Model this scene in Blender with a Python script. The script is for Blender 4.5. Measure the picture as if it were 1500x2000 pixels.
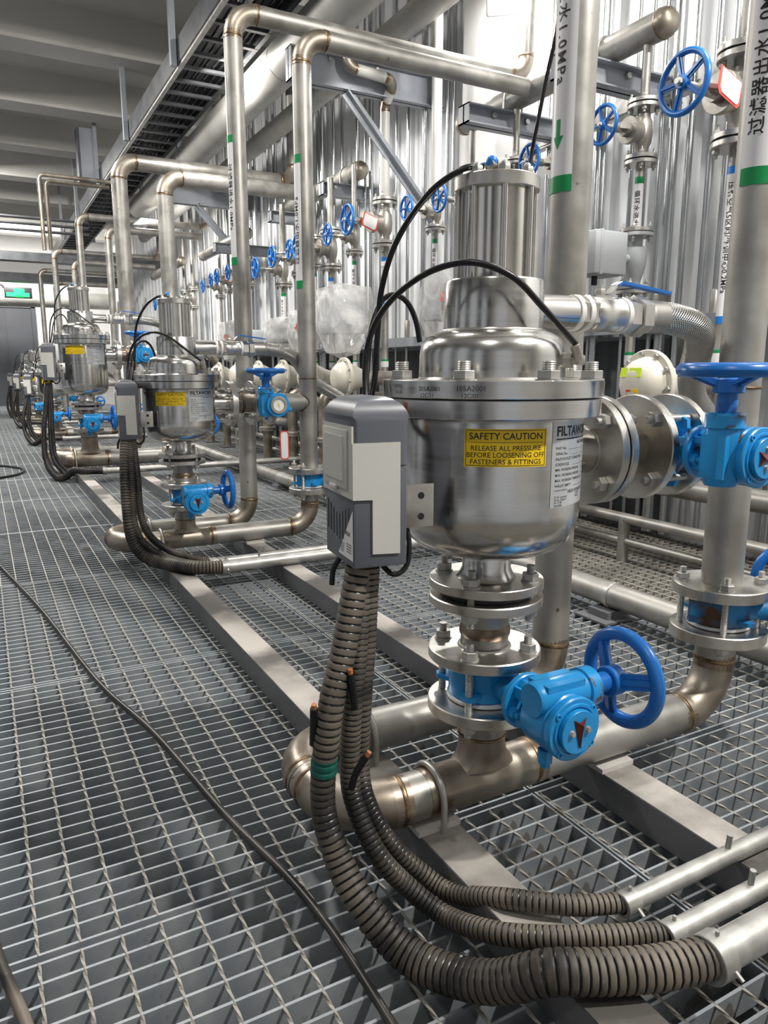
import bpy, bmesh, math, random
from mathutils import Matrix, Vector, Euler, noise
random.seed(7)
pi=math.pi; R=math.radians
S=bpy.context.scene
for o in list(bpy.data.objects): bpy.data.objects.remove(o)
COL=S.collection

# ---------------------------------------------------------------- camera, world, lights, exposure
cam=bpy.data.objects.new('camera',bpy.data.cameras.new('camera')); COL.objects.link(cam)
cam.data.sensor_fit='VERTICAL'; cam.data.sensor_height=36; cam.data.sensor_width=27
cam.data.lens=36*1430/2000
cam.data.clip_start=.02; cam.data.clip_end=120
cam.location=(0,0,0)
cam.rotation_euler=(R(90-10.8855),0,-R(28.4802))
S.camera=cam
W=bpy.data.worlds.new('hall_air'); S.world=W; W.use_nodes=True
W.node_tree.nodes['Background'].inputs[0].default_value=(.93,.96,1,1)
W.node_tree.nodes['Background'].inputs[1].default_value=.50
S.view_settings.view_transform='Standard'; S.view_settings.look='None'
S.view_settings.exposure=-0.10; S.view_settings.gamma=1; S.view_settings.use_curve_mapping=False

def lamp(loc,target,energy,sx,sy,color=(1,.97,.92)):
    l=bpy.data.lights.new('lamp_light','AREA'); l.shape='RECTANGLE'; l.size=sx; l.size_y=sy
    l.energy=energy; l.color=color
    o=bpy.data.objects.new('lamp_light',l); COL.objects.link(o); o.location=loc
    o.rotation_euler=(Vector(target)-Vector(loc)).to_track_quat('-Z','Y').to_euler()
    return o
# key lamp behind the photographer on the wall side, then out-of-view high-bay lamps over aisle and skid, then added wall fill
lamp((2.3,-1.0,2.9),(.9,1.2,-.7),170,.16,.16)
lamp((-.9,-.8,3.0),(.5,1.4,-.6),22,.35,.35)
lamp((.55,2.6,3.0),(.6,2.3,-.9),26,.35,.35)
lamp((-.7,4.8,2.95),(-.1,5.4,-.9),120,.5,.5)
lamp((-.3,8.5,2.95),(.2,8.8,-.9),230,.6,.6)
lamp((-.2,13.0,3.0),(.4,13.5,-.9),230,.6,.6)
lamp((.6,18.5,3.0),(1.0,20.5,.2),260,.6,.6)
lamp((2.5,1.3,2.9),(3.2,2.5,.5),105,.3,.3)  # this and the next two are fill lights added to brighten the wall
lamp((1.75,6.2,2.3),(3.2,6.6,.6),45,.3,.3)
lamp((2.0,10.5,1.95),(3.2,10.8,.5),45,.4,.4)

# ---------------------------------------------------------------- materials
def mat(name,c1,c2=None,scale=8,metal=0,rough=.5,rough2=None,bump=0,stretch=(1,1,1),emit=None,alpha=None,
        detail=4,lo=.35,hi=.65,spots=None,bscale=None,coord='Object',trans=None):
    m=bpy.data.materials.new(name); m.use_nodes=True
    nt=m.node_tree; N=nt.nodes; L=nt.links; b=N['Principled BSDF']
    b.inputs['Metallic'].default_value=metal; b.inputs['Roughness'].default_value=rough
    b.inputs['Base Color'].default_value=(*c1,1)
    if emit: b.inputs['Emission Color'].default_value=(*emit[:3],1); b.inputs['Emission Strength'].default_value=emit[3]
    if trans: b.inputs['Transmission Weight'].default_value=trans
    if alpha is not None: b.inputs['Alpha'].default_value=alpha
    tc=N.new('ShaderNodeTexCoord'); mp=N.new('ShaderNodeMapping'); mp.inputs['Scale'].default_value=stretch
    L.new(tc.outputs[coord],mp.inputs['Vector'])
    if c2 or rough2 is not None or bump:
        n=N.new('ShaderNodeTexNoise'); n.inputs['Scale'].default_value=scale; n.inputs['Detail'].default_value=detail
        L.new(mp.outputs[0],n.inputs['Vector'])
        if c2:
            r=N.new('ShaderNodeValToRGB'); r.color_ramp.elements[0].position=lo; r.color_ramp.elements[1].position=hi
            r.color_ramp.elements[0].color=(*c1,1); r.color_ramp.elements[1].color=(*c2,1)
            L.new(n.outputs['Fac'],r.inputs['Fac']); out=r.outputs['Color']
            if spots:
                n2=N.new('ShaderNodeTexNoise'); n2.inputs['Scale'].default_value=spots[1]; n2.inputs['Detail'].default_value=6
                L.new(tc.outputs[coord],n2.inputs['Vector'])
                r2=N.new('ShaderNodeValToRGB'); r2.color_ramp.elements[0].position=spots[2]; r2.color_ramp.elements[1].position=spots[2]+.04
                L.new(n2.outputs['Fac'],r2.inputs['Fac'])
                mx=N.new('ShaderNodeMix'); mx.data_type='RGBA'; L.new(r2.outputs['Color'],mx.inputs['Factor'])
                L.new(out,mx.inputs['A']); mx.inputs['B'].default_value=(*spots[0],1); out=mx.outputs['Result']
            L.new(out,b.inputs['Base Color'])
        if rough2 is not None:
            mr=N.new('ShaderNodeMapRange'); mr.inputs[1].default_value=.3; mr.inputs[2].default_value=.7
            mr.inputs[3].default_value=rough; mr.inputs[4].default_value=rough2
            L.new(n.outputs['Fac'],mr.inputs[0]); L.new(mr.outputs[0],b.inputs['Roughness'])
        if bump:
            nb=n
            if bscale:
                nb=N.new('ShaderNodeTexNoise'); nb.inputs['Scale'].default_value=bscale; nb.inputs['Detail'].default_value=3
                L.new(mp.outputs[0],nb.inputs['Vector'])
            bp=N.new('ShaderNodeBump'); bp.inputs['Strength'].default_value=bump; bp.inputs['Distance'].default_value=.002
            L.new(nb.outputs['Fac'],bp.inputs['Height']); L.new(bp.outputs[0],b.inputs['Normal'])
    return m
M={}
M['steel']=mat('brushed_stainless',(.60,.59,.565),(.68,.67,.645),scale=4,metal=1,rough=.16,rough2=.25,bump=.005,bscale=18,stretch=(1,1,26))
M['polish']=mat('polished_stainless',(.62,.60,.55),(.74,.72,.68),scale=5,metal=1,rough=.10,rough2=.2,stretch=(2,2,2))
M['flange']=mat('machined_stainless',(.52,.50,.46),(.68,.66,.62),scale=14,metal=1,rough=.24,rough2=.42,bump=.05)
M['pipe']=mat('pickled_stainless_pipe',(.31,.298,.272),(.45,.435,.405),scale=9,metal=.72,rough=.36,rough2=.54,bump=.08,bscale=60,spots=((.16,.13,.10),26,.70))
M['elbow']=mat('stainless_elbow',(.24,.20,.155),(.43,.39,.33),scale=7,metal=.8,rough=.34,rough2=.5,bump=.05,bscale=70)
M['weld']=mat('heat_tinted_weld',(.10,.065,.045),(.40,.28,.15),scale=40,metal=.8,rough=.38,bump=.4,lo=.4,hi=.7)
M['galv']=mat('galvanised_steel',(.42,.415,.39),(.58,.57,.545),scale=22,metal=.7,rough=.36,rough2=.5)
M['galvwall']=mat('bright_galvanised_tube',(.46,.48,.49),(.70,.71,.72),scale=5,metal=.95,rough=.16,rough2=.32,stretch=(1,1,.3))
M['grate']=mat('galvanised_grating',(.27,.30,.33),(.40,.42,.43),scale=14,metal=.35,rough=.45,rough2=.62,spots=((.22,.21,.19),11,.64))
M['rod']=mat('twisted_bar_zinc',(.26,.245,.215),(.40,.38,.34),scale=30,metal=.15,rough=.55)
M['beam']=mat('grey_painted_channel',(.115,.118,.128),(.15,.152,.16),scale=6,rough=.45,bump=.03)
M['beamtop']=mat('dusty_channel_top',(.09,.083,.075),(.44,.41,.37),scale=2.6,rough=.62,bump=.1,bscale=90,lo=.44,hi=.58,detail=8)
M['strut']=mat('grey_painted_bracket',(.29,.31,.345),(.36,.38,.415),scale=3,rough=.42)
M['strutd']=mat('dark_strut',(.075,.08,.09),(.13,.135,.14),scale=5,metal=.3,rough=.42)
M['blue']=mat('light_blue_enamel',(.012,.27,.62),(.02,.31,.70),scale=5,rough=.3,bump=.03,spots=((.10,.07,.05),24,.645))
M['wheel']=mat('royal_blue_enamel',(.010,.13,.46),(.015,.16,.52),scale=5,rough=.28)
M['box']=mat('grey_plastic',(.115,.122,.145),(.13,.137,.16),scale=4,rough=.36)
M['boxl']=mat('pale_grey_plastic',(.56,.555,.51),(.60,.595,.55),scale=4,rough=.42)
M['black']=mat('black_rubber',(.008,.008,.009),rough=.32)
M['hose']=mat('dusty_black_conduit',(.012,.011,.010),(.18,.152,.118),scale=6,rough=.55,lo=.40,hi=.62,spots=((.40,.37,.32),60,.72),stretch=(1,1,1))
M['hosed']=mat('black_conduit',(.010,.010,.010),(.05,.045,.04),scale=6,rough=.38)
M['yellow']=mat('yellow_label',(.95,.64,.008),rough=.4)
M['ink']=mat('black_ink',(.012,.012,.014),rough=.5)
M['white']=mat('white_label',(.80,.79,.80),rough=.35)
M['plate']=mat('silver_label',(.52,.54,.55),(.64,.65,.655),scale=3,metal=.45,rough=.3,stretch=(6,6,.1))
M['green']=mat('green_tape',(.004,.27,.075),rough=.35)
M['tapeblue']=mat('blue_tape',(.01,.20,.66),rough=.35)
M['red']=mat('dark_red_paint',(.13,.018,.02),rough=.4)
M['redtag']=mat('red_tag',(.70,.07,.05),rough=.5)
M['redprint']=mat('faded_red_print',(.62,.16,.15),(.75,.38,.36),scale=30,rough=.4)
M['cream']=mat('cream_enamel',(.60,.57,.48),(.66,.63,.54),scale=3,rough=.35)
M['lime']=mat('lime_label',(.55,.72,.01),rough=.5)
M['cast']=mat('cast_stainless',(.31,.29,.255),(.45,.425,.385),scale=16,metal=.75,rough=.42,bump=.15,bscale=120)
M['greycast']=mat('grey_enamel_casting',(.42,.44,.45),(.47,.49,.50),scale=4,rough=.4)
M['wrap']=mat('clear_plastic_wrap',(.82,.81,.79),(.90,.89,.88),scale=6,rough=.08,bump=.6,bscale=7,alpha=.46)
def _wrapfix():
    m=M['wrap']; N=m.node_tree.nodes; L=m.node_tree.links; b=N['Principled BSDF']
    for n in N:
        if n.type=='BUMP': n.inputs['Distance'].default_value=.02
    tc=next(n for n in N if n.type=='TEX_COORD'); q=N.new('ShaderNodeTexNoise'); q.inputs['Scale'].default_value=4.5; q.inputs['Detail'].default_value=5; q.inputs['Distortion'].default_value=1.5
    L.new(tc.outputs['Object'],q.inputs['Vector']); r=N.new('ShaderNodeMapRange'); r.inputs[1].default_value=.35; r.inputs[2].default_value=.7; r.inputs[3].default_value=.22; r.inputs[4].default_value=.85
    L.new(q.outputs['Fac'],r.inputs[0]); L.new(r.outputs[0],b.inputs['Alpha'])
_wrapfix()
M['wall']=mat('white_wall_sheet',(.78,.79,.80),(.84,.85,.86),scale=1.3,rough=.5)
M['plaster']=mat('white_plaster',(.74,.735,.72),(.80,.79,.78),scale=1.5,rough=.75)
M['ceil']=mat('grey_ceiling_paint',(.60,.585,.55),(.66,.645,.61),scale=1,rough=.85)
M['duct']=mat('dull_grey_duct',(.42,.41,.385),(.52,.51,.48),scale=4,metal=.4,rough=.5)
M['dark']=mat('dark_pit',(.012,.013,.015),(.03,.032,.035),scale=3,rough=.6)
M['door']=mat('grey_door_paint',(.085,.09,.105),(.10,.105,.12),scale=2,rough=.5)
M['exit']=mat('green_exit_lamp',(.0,.5,.1),emit=(.0,.75,.06,1.0))
M['glow']=mat('lamp_lens',(1,1,1),emit=(1,.97,.93,28))
M['ptfe']=mat('white_thread_tape',(.78,.76,.72),rough=.6,bump=.3)
M['tealt']=mat('teal_tape',(.005,.10,.075),rough=.35)
M['orange']=mat('orange_cable',(.45,.17,.06),rough=.5)
M['pad']=mat('pale_pad',(.52,.50,.47),(.62,.59,.55),scale=12,rough=.6)
M['tint']=mat('heat_tint_band',(.17,.115,.075),(.44,.38,.31),scale=11,metal=.85,rough=.36,lo=.38,hi=.62)
M['rust']=mat('rusty_enamel',(.012,.20,.46),(.10,.045,.015),scale=14,rough=.5,lo=.45,hi=.62)
M['glass']=mat('dial_face',(.80,.82,.82),rough=.15)
# braid for flexible hose: two crossed wave bumps on UV
def braid():
    m=bpy.data.materials.new('braided_wire'); m.use_nodes=True; N=m.node_tree.nodes; L=m.node_tree.links; b=N['Principled BSDF']
    b.inputs['Metallic'].default_value=1; b.inputs['Roughness'].default_value=.28
    uv=N.new('ShaderNodeUVMap'); uv.uv_map='UVMap'; res=[]
    for s in (1,-1):
        mp=N.new('ShaderNodeMapping'); mp.inputs['Rotation'].default_value=(0,0,R(52*s)); L.new(uv.outputs[0],mp.inputs['Vector'])
        w=N.new('ShaderNodeTexWave'); w.inputs['Scale'].default_value=62; w.wave_type='BANDS'; L.new(mp.outputs[0],w.inputs['Vector']); res.append(w)
    mx=N.new('ShaderNodeMath'); mx.operation='MAXIMUM'; L.new(res[0].outputs['Fac'],mx.inputs[0]); L.new(res[1].outputs['Fac'],mx.inputs[1])
    bp=N.new('ShaderNodeBump'); bp.inputs['Strength'].default_value=.7; bp.inputs['Distance'].default_value=.003
    L.new(mx.outputs[0],bp.inputs['Height']); L.new(bp.outputs[0],b.inputs['Normal'])
    r=N.new('ShaderNodeValToRGB'); r.color_ramp.elements[0].color=(.10,.095,.09,1); r.color_ramp.elements[1].color=(.62,.61,.58,1)
    r.color_ramp.elements[0].position=.25; r.color_ramp.elements[1].position=.8
    L.new(mx.outputs[0],r.inputs['Fac']); L.new(r.outputs['Color'],b.inputs['Base Color'])
    return m
M['braid']=braid()

# ---------------------------------------------------------------- mesh builder
I4=Matrix.Identity(4)
def T(x,y,z): return Matrix.Translation((x,y,z))
def rot(ax,deg): return Matrix.Rotation(R(deg),4,ax)
def aim(p,d):            # matrix: local Z -> direction d, origin p
    return T(*p)@Vector(d).normalized().to_track_quat('Z','Y').to_matrix().to_4x4()
def fillet(pts,rad,n=8):
    pts=[Vector(p) for p in pts]; out=[pts[0]]; corners=[]
    for i in range(1,len(pts)-1):
        a,b,c=pts[i-1],pts[i],pts[i+1]; u=(a-b).normalized(); v=(c-b).normalized()
        ang=u.angle(v); t=rad/math.tan(ang/2); p0=b+u*t; p1=b+v*t
        cen=b+(u+v).normalized()*(rad/math.sin(ang/2)); arc=[]
        for k in range(n+1):
            f=k/n; w0=(p0-cen); w1=(p1-cen); th=w0.angle(w1)
            arc.append(cen+(w0*math.sin((1-f)*th)+w1*math.sin(f*th))/math.sin(th))
        corners.append(arc); out+=arc
    out.append(pts[-1]); return out,corners
def spline(pts,n=8):
    P=[Vector(p) for p in pts]; P=[P[0]*2-P[1]]+P+[P[-1]*2-P[-2]]; out=[]
    for i in range(1,len(P)-2):
        a,b,c,d=P[i-1:i+3]
        for k in range(n):
            t=k/n; out.append(.5*((2*b)+(c-a)*t+(2*a-5*b+4*c-d)*t*t+(3*b-a-3*c+d)*t**3))
    out.append(P[-2]); return out
def resample(pts,step):
    out=[pts[0]]; acc=0
    for a,b in zip(pts,pts[1:]):
        L=(b-a).length; s=step-acc
        while s<=L and L>0: out.append(a.lerp(b,s/L)); s+=step
        acc=(acc+L)%step if L>0 else acc
    return out
class MB:
    def __init__(s): s.v=[]; s.f=[]; s.uv={}
    def add(s,vs,fs,m=I4):
        o=len(s.v); s.v+=[m@Vector(v) for v in vs]; s.f+=[[i+o for i in f] for f in fs]; return s
    def box(s,sx,sy,sz,m=I4,bev=0):
        x,y,z=sx/2,sy/2,sz/2
        if bev:
            bm=bmesh.new(); bmesh.ops.create_cube(bm,size=1,matrix=Matrix.Diagonal((sx,sy,sz,1)))
            bmesh.ops.bevel(bm,geom=bm.edges[:],offset=bev,segments=2,profile=.5,affect='EDGES')
            bm.verts.index_update(); s.add([v.co.copy() for v in bm.verts],[[v.index for v in f.verts] for f in bm.faces],m); bm.free(); return s
        return s.add([(-x,-y,-z),(x,-y,-z),(x,y,-z),(-x,y,-z),(-x,-y,z),(x,-y,z),(x,y,z),(-x,y,z)],
              [[0,3,2,1],[4,5,6,7],[0,1,5,4],[1,2,6,5],[2,3,7,6],[3,0,4,7]],m)
    def b2(s,a,b,m=I4,bev=0):   # box by corners
        c=[(p+q)/2 for p,q in zip(a,b)]; return s.box(abs(b[0]-a[0]),abs(b[1]-a[1]),abs(b[2]-a[2]),m@T(*c),bev)
    def lathe(s,prof,m=I4,n=32,a0=0,a1=None):
        full=a1 is None; vs=[]; fs=[]; rings=[]
        k=n if full else n+1
        for r,z in prof:
            if r<1e-6: rings.append([len(vs)]); vs.append((0,0,z))
            else:
                rings.append(list(range(len(vs),len(vs)+k)))
                for i in range(k):
                    a=a0+(2*pi if full else (a1-a0))*i/n; vs.append((r*math.cos(a),r*math.sin(a),z))
        for A,B in zip(rings,rings[1:]):
            for i in range(n):
                j=(i+1)%k
                if len(A)==1 and len(B)==1: continue
                if len(A)==1: fs.append([A[0],B[j],B[i]])
                elif len(B)==1: fs.append([A[i],A[j],B[0]])
                else: fs.append([A[i],A[j],B[j],B[i]])
        return s.add(vs,fs,m)
    def cyl(s,r,z0,z1,m=I4,n=24,c=0):
        p=[(0,z0),(r-c,z0),(r,z0+c),(r,z1-c),(r-c,z1),(0,z1)] if c else [(0,z0),(r,z0),(r,z1),(0,z1)]
        return s.lathe(p,m,n)
    def ring(s,r0,r1,z0,z1,m=I4,n=36,c=.0012):
        return s.lathe([(r0,z0),(r1-c,z0),(r1,z0+c),(r1,z1-c),(r1-c,z1),(r0,z1),(r0,z0)],m,n)
    def hexa(s,r,z0,z1,m=I4): return s.lathe([(0,z0),(r*.93,z0),(r,z0+.001),(r,z1-.001),(r*.93,z1),(0,z1)],m,6)
    def torus(s,Rr,r,m=I4,n=40,k=10):
        return s.lathe([(Rr+r*math.cos(2*pi*i/k),r*math.sin(2*pi*i/k)) for i in range(k+1)],m,n)
    def sphere(s,r,m=I4,n=16,k=8): return s.lathe([(r*math.sin(pi*i/k),-r*math.cos(pi*i/k)) for i in range(k+1)],m,n)
    def rod(s,a,b,r,n=12):
        a=Vector(a); b=Vector(b); return s.cyl(r,0,(b-a).length,aim(a,b-a),n)
    def bar(s,a,b,w,h):
        a=Vector(a); b=Vector(b); return s.box(w,h,(b-a).length,aim((a+b)/2,b-a))
    def tube(s,pts,r,n=14,caps=True,uv=False):
        pts=[Vector(p) for p in pts]; rs=r if isinstance(r,(list,tuple)) else [r]*len(pts)
        t=[(pts[min(i+1,len(pts)-1)]-pts[max(i-1,0)]).normalized() for i in range(len(pts))]
        u=t[0].orthogonal().normalized(); base=len(s.v); d=0
        for i,p in enumerate(pts):
            if i:
                q=t[i-1].rotation_difference(t[i]); u=(q@u); u=(u-t[i]*u.dot(t[i])).normalized(); d+=(p-pts[i-1]).length
            w=t[i].cross(u)
            for j in range(n):
                a=2*pi*j/n
                if uv: s.uv[len(s.v)]=(a*rs[i],d)
                s.v.append(p+(u*math.cos(a)+w*math.sin(a))*rs[i])
        for i in range(len(pts)-1):
            for j in range(n):
                k=(j+1)%n; s.f.append([base+i*n+j,base+i*n+k,base+(i+1)*n+k,base+(i+1)*n+j])
        if caps:
            s.f.append([base+j for j in range(n)][::-1]); s.f.append([base+(len(pts)-1)*n+j for j in range(n)])
        return s
    def prism(s,poly,h,m=I4):   # polygon in XY extruded to z=h
        n=len(poly); vs=[(x,y,0) for x,y in poly]+[(x,y,h) for x,y in poly]
        return s.add(vs,[list(range(n))[::-1],list(range(n,2*n))]+[[i,(i+1)%n,(i+1)%n+n,i+n] for i in range(n)],m)
    def mesh(s,name,mt,ang=38,flat=False):
        me=bpy.data.meshes.new(name); me.from_pydata([tuple(v) for v in s.v],[],s.f)
        if s.uv:
            lay=me.uv_layers.new(name='UVMap')
            for l in me.loops: lay.data[l.index].uv=s.uv.get(l.vertex_index,(0,0))
        if not flat:
            me.polygons.foreach_set('use_smooth',[True]*len(me.polygons)); me.set_sharp_from_angle(angle=R(ang))
        me.materials.append(M[mt] if isinstance(mt,str) else mt); me.update(); return me
def lnk(name,me,parent=None,m=None):
    o=bpy.data.objects.new(name,me); COL.objects.link(o)
    if parent: o.parent=parent
    if m is not None: o.matrix_basis=m
    return o
def tag(o,label=None,cat=None,group=None,kind=None):
    if label: o['label']=label
    if cat: o['category']=cat
    if group: o['group']=group
    if kind: o['kind']=kind
    return o
def thing(name,label,cat,loc=(0,0,0),group=None,rotm=None,scale=1):
    o=bpy.data.objects.new(name,None); COL.objects.link(o); o.empty_display_size=.05
    o.location=loc; o.scale=(scale,)*3
    if rotm is not None: o.rotation_euler=rotm
    return tag(o,label,cat,group)
def part(name,mb,mt,parent,m=None,world=False,label=None,**k):
    if world:
        t=parent
        while t.parent: t=t.parent
        L=t.location; mb.v=[v-L for v in mb.v]
    o=lnk(name,mb.mesh(name,mt,**k),parent,m)
    if label: o['label']=label
    return o
def solo(name,mb,mt,label,cat,group=None,kind=None,**k):      # a thing that is one mesh, built in world coordinates
    c=sum(mb.v,Vector())/len(mb.v); z=min(v.z for v in mb.v); c.z=z
    mb.v=[v-c for v in mb.v]; o=lnk(name,mb.mesh(name,mt,**k)); o.location=c
    return tag(o,label,cat,group,kind)
def struct(name,mb,mt,parent=None,**k):
    o=lnk(name,mb.mesh(name,mt,**k),parent)
    if not parent: o['kind']='structure'
    return o
def copy_tree(o,parent=None,**props):
    c=o.copy(); COL.objects.link(c); c.parent=parent
    for k,v in props.items(): c[k]=v
    for ch in list(o.children): copy_tree(ch,c)
    return c

# ---------------------------------------------------------------- text
_tc={}
def text2d(s,size,align='LEFT',bold=0,sp=1):
    key=(s,size,align,bold,sp)
    if key in _tc: return _tc[key]
    cu=bpy.data.curves.new('t','FONT'); cu.body=s; cu.size=size; cu.align_x=align; cu.align_y='CENTER'; cu.offset=bold*size; cu.resolution_u=3; cu.space_character=sp
    o=bpy.data.objects.new('t',cu); COL.objects.link(o)
    dg=bpy.context.evaluated_depsgraph_get(); me=bpy.data.meshes.new_from_object(o.evaluated_get(dg))
    r=([tuple(v.co) for v in me.vertices],[list(p.vertices) for p in me.polygons])
    bpy.data.objects.remove(o); bpy.data.curves.remove(cu); bpy.data.meshes.remove(me); _tc[key]=r
    return r
def cut2d(vs,fs,axis,step):
    bm=bmesh.new(); V=[bm.verts.new((v[0],v[1],0)) for v in vs]
    for f in fs:
        try: bm.faces.new([V[i] for i in f])
        except ValueError: pass
    lo=min(v[axis] for v in vs); hi=max(v[axis] for v in vs); x=lo+step
    while x<hi:
        co=[0,0,0]; co[axis]=x; no=[0,0,0]; no[axis]=1
        bmesh.ops.bisect_plane(bm,geom=bm.verts[:]+bm.edges[:]+bm.faces[:],plane_co=co,plane_no=no); x+=step
    bm.verts.index_update(); r=([tuple(v.co) for v in bm.verts],[[v.index for v in f.verts] for f in bm.faces]); bm.free(); return r
def text_flat(mb,s,size,m,align='LEFT',bold=0):      # m maps text XY plane
    vs,fs=text2d(s,size,align,bold)
    if vs: mb.add(vs,fs,m)
    return mb
def text_cyl(mb,s,size,r,phi,z,mode='h',align='LEFT',bold=0,cx=0,cy=0,sq=1,sp=1):
    vs,fs=text2d(s,size,align,bold,sp)
    if not vs: return mb
    vs=[(x*sq,y,0) for x,y,*_ in vs]
    vs,fs=cut2d(vs,fs,0 if mode=='h' else 1,r*.12)
    out=[]
    for u,v,_ in vs:
        if mode=='h': a=phi+u/r; zz=z+v
        elif mode=='up': a=phi-v/r; zz=z+u
        else: a=phi+v/r; zz=z-u
        out.append((cx+r*math.sin(a),cy-r*math.cos(a),zz))
    return mb.add(out,fs)
def patch(mb,r,p0,p1,z0,z1,cx=0,cy=0,n=12,th=.0005):       # thin curved sheet hugging a cylinder
    vs=[];fs=[]
    for i in range(n+1):
        a=p0+(p1-p0)*i/n
        for rr in (r,r+th):
            for z in (z0,z1): vs.append((cx+rr*math.sin(a),cy-rr*math.cos(a),z))
    for i in range(n):
        a=i*4;b=a+4; fs+=[[a+2,b+2,b+3,a+3],[a,a+1,b+1,b],[a+1,a+3,b+3,b+1],[a,b,b+2,a+2]]
    fs+=[[0,2,3,1],[n*4,n*4+1,n*4+3,n*4+2]]
    return mb.add(vs,fs)

# ---------------------------------------------------------------- setting
ZG=-.90
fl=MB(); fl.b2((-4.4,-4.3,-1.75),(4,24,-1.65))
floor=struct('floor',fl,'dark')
# support joists below the grating
for y in (.0,1.125,2.25,3.42,4.6,5.8,7.0,8.2,9.4,10.6,11.8,13,14.2,15.4,16.6,17.8,19,20.2,21.4):
    struct('joist',MB().b2((-2.5,y-.03,-1.08),(3.25,y+.03,-.945)),'beam',floor)
for x in (.975,2.175): struct('joist',MB().b2((x-.03,-.3,-1.10),(x+.03,22,-.95)),'beam',floor)
pitch=.042
def bar_mesh(L): return MB().box(L,.005,.046,T(0,0,-.023)).mesh('bearing_bar','grate',flat=True)
def twist_mesh(L):
    mb=MB(); n=int(L/.008); h=.0026
    vs=[];fs=[]
    for i in range(n+1):
        a=i*R(22)
        for k in range(4): vs.append((h*1.25*math.cos(a+k*pi/2),-L/2+L*i/n,h*1.25*math.sin(a+k*pi/2)))
    for i in range(n):
        for k in range(4): fs.append([i*4+k,i*4+(k+1)%4,(i+1)*4+(k+1)%4,(i+1)*4+k])
    return mb.add(vs,fs).mesh('twisted_rod','rod',flat=True)
cols=[(-.225,.97),(.98,2.17)]
seams=[(.02,1.118),(1.132,2.243),(2.257,3.413)]
bms={}; nb=0
for (x0,x1) in cols:
    for j,(y0,y1) in enumerate(seams):
        L=x1-x0; key=round(L,3)
        if key not in bms: bms[key]=bar_mesh(L)
        y=y0+.003
        while y<=y1:
            if y>.36:
                o=lnk('bearing_bar',bms[key],floor); o.location=((x0+x1)/2,y,ZG); nb+=1
            y+=pitch if y+pitch<y1 else (y1-y if y1-y>.004 else 1)
        kt='t%d'%j
        if kt not in bms: bms[kt]=twist_mesh(y1-y0)
        x=-.002-.0611*math.floor((-.002-x0-.02)/.0611)
        if x0>.9: x=.928+.0611
        while x<x1-.01:
            o=lnk('twisted_rod',bms[kt],floor); o.location=(x,(y0+y1)/2,ZG-.002); x+=.0611
        for xe in (x0,x1):
            e=MB().b2((xe-.002,y0,ZG-.04),(xe+.002,y1,ZG+.001)); lnk('edge_bar',e.mesh('edge_bar','grate',flat=True),floor)
far=MB(); y=3.43; k=0
while y<21.9:
    st=pitch if y<11 else pitch*2
    far.box(4.6,.0045 if y<11 else .009,.04,T(.8,y,ZG-.02)); y+=st
o=struct('distant_bearing_bars',far,'grate',floor,flat=True); o['kind']='stuff'
far=MB(); x=-1.53
while x<3.2:
    far.box(.0045,18.4,.006,T(x,12.62,ZG-.003)); x+=.0611
y=-.9
while y<3.42:
    far.box(1.2,.0045,.04,T(2.78,y,ZG-.02)); far.box(1.5,.0045,.04,T(-.99,y,ZG-.02))
    if y<.34: far.box(2.4,.0045,.04,T(.97,y,ZG-.02))
    y+=pitch
for i in range(24): far.box(.0055,4.3,.006,T(-1.70+i*.0611,1.27,ZG-.003))
for i in range(39): far.box(.0055,1.0,.006,T(-.2+i*.0611,-.45,ZG-.003))
for i in range(18): far.box(.007,3.3,.007,T(2.2+i*.0611,1.77,ZG-.002))
o=struct('distant_cross_rods',far,'rod',floor,flat=True); o['kind']='stuff'
far=MB()
for y in (4.55,5.7,6.85,8.0,9.15,10.3,11.5,12.6,13.8): far.b2((-1.5,y-.008,ZG-.04),(3.1,y+.008,ZG+.001))
o=struct('distant_edge_bars',far,'grate',floor,flat=True); o['kind']='stuff'

XW=3.27
wl=MB(); prof=[]; y=-.5
while y<22:
    prof+=[(XW,y),(XW,y+.24),(XW-.025,y+.26),(XW-.025,y+.30)]; y+=.32
vs=[];fs=[]
for (x,yy) in prof: vs+=[(x,yy,-1.0),(x,yy,4.0)]
for i in range(len(prof)-1): fs.append([2*i,2*i+1,2*i+3,2*i+2])
wl.add(vs,fs); wl.b2((XW+.02,-.5,-1),(XW+.1,22,4))
# unseen hall side: dark piers and window gaps added for streaked reflections; near end wall
for i in range(10):
    struct('reflection_pier',MB().b2((-4.4,-4.0+2.6*i,-1.0),(-4.0,-4.0+2.6*i+1.0,4.0)),'strutd')
wk=MB(); wk.b2((-4.4,-4,-1.0),(-4.1,22,-.1)); wk.b2((-4.4,-4,2.9),(-4.1,22,4.0)); struct('wall_left',wk,'strut')
wk=MB(); wk.b2((-4.4,-4.3,-1),(-2.4,-4,4)); wk.b2((.2,-4.3,-1),(3.4,-4,4)); wk.b2((-2.4,-4.3,2.4),(.2,-4,4)); struct('wall_back',wk,'plaster')
struct('trim_20',MB().b2((XW-.05,-4,-1),(XW+.1,-.5,4)),'plaster')
wall_right=struct('wall_right',wl,'wall',flat=True)
struct('trim_1',MB().b2((3.02,3.86,-.9),(XW+.02,4.46,4)),'plaster')            # white pilaster behind the lamp
struct('wall_far',MB().b2((-4,22,-1),(XW+.1,22.15,4.1)),'plaster')
struct('ceiling',MB().b2((-6,-4.3,3.48),(XW+.1,22.2,3.6)),'ceil')
for i,y in enumerate([2.80+1.86*k for k in range(10)]):
    struct('trim_%d'%(i+21),MB().b2((-6,y,3.1),(XW,y+.36,3.5)),'ceil')
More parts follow.
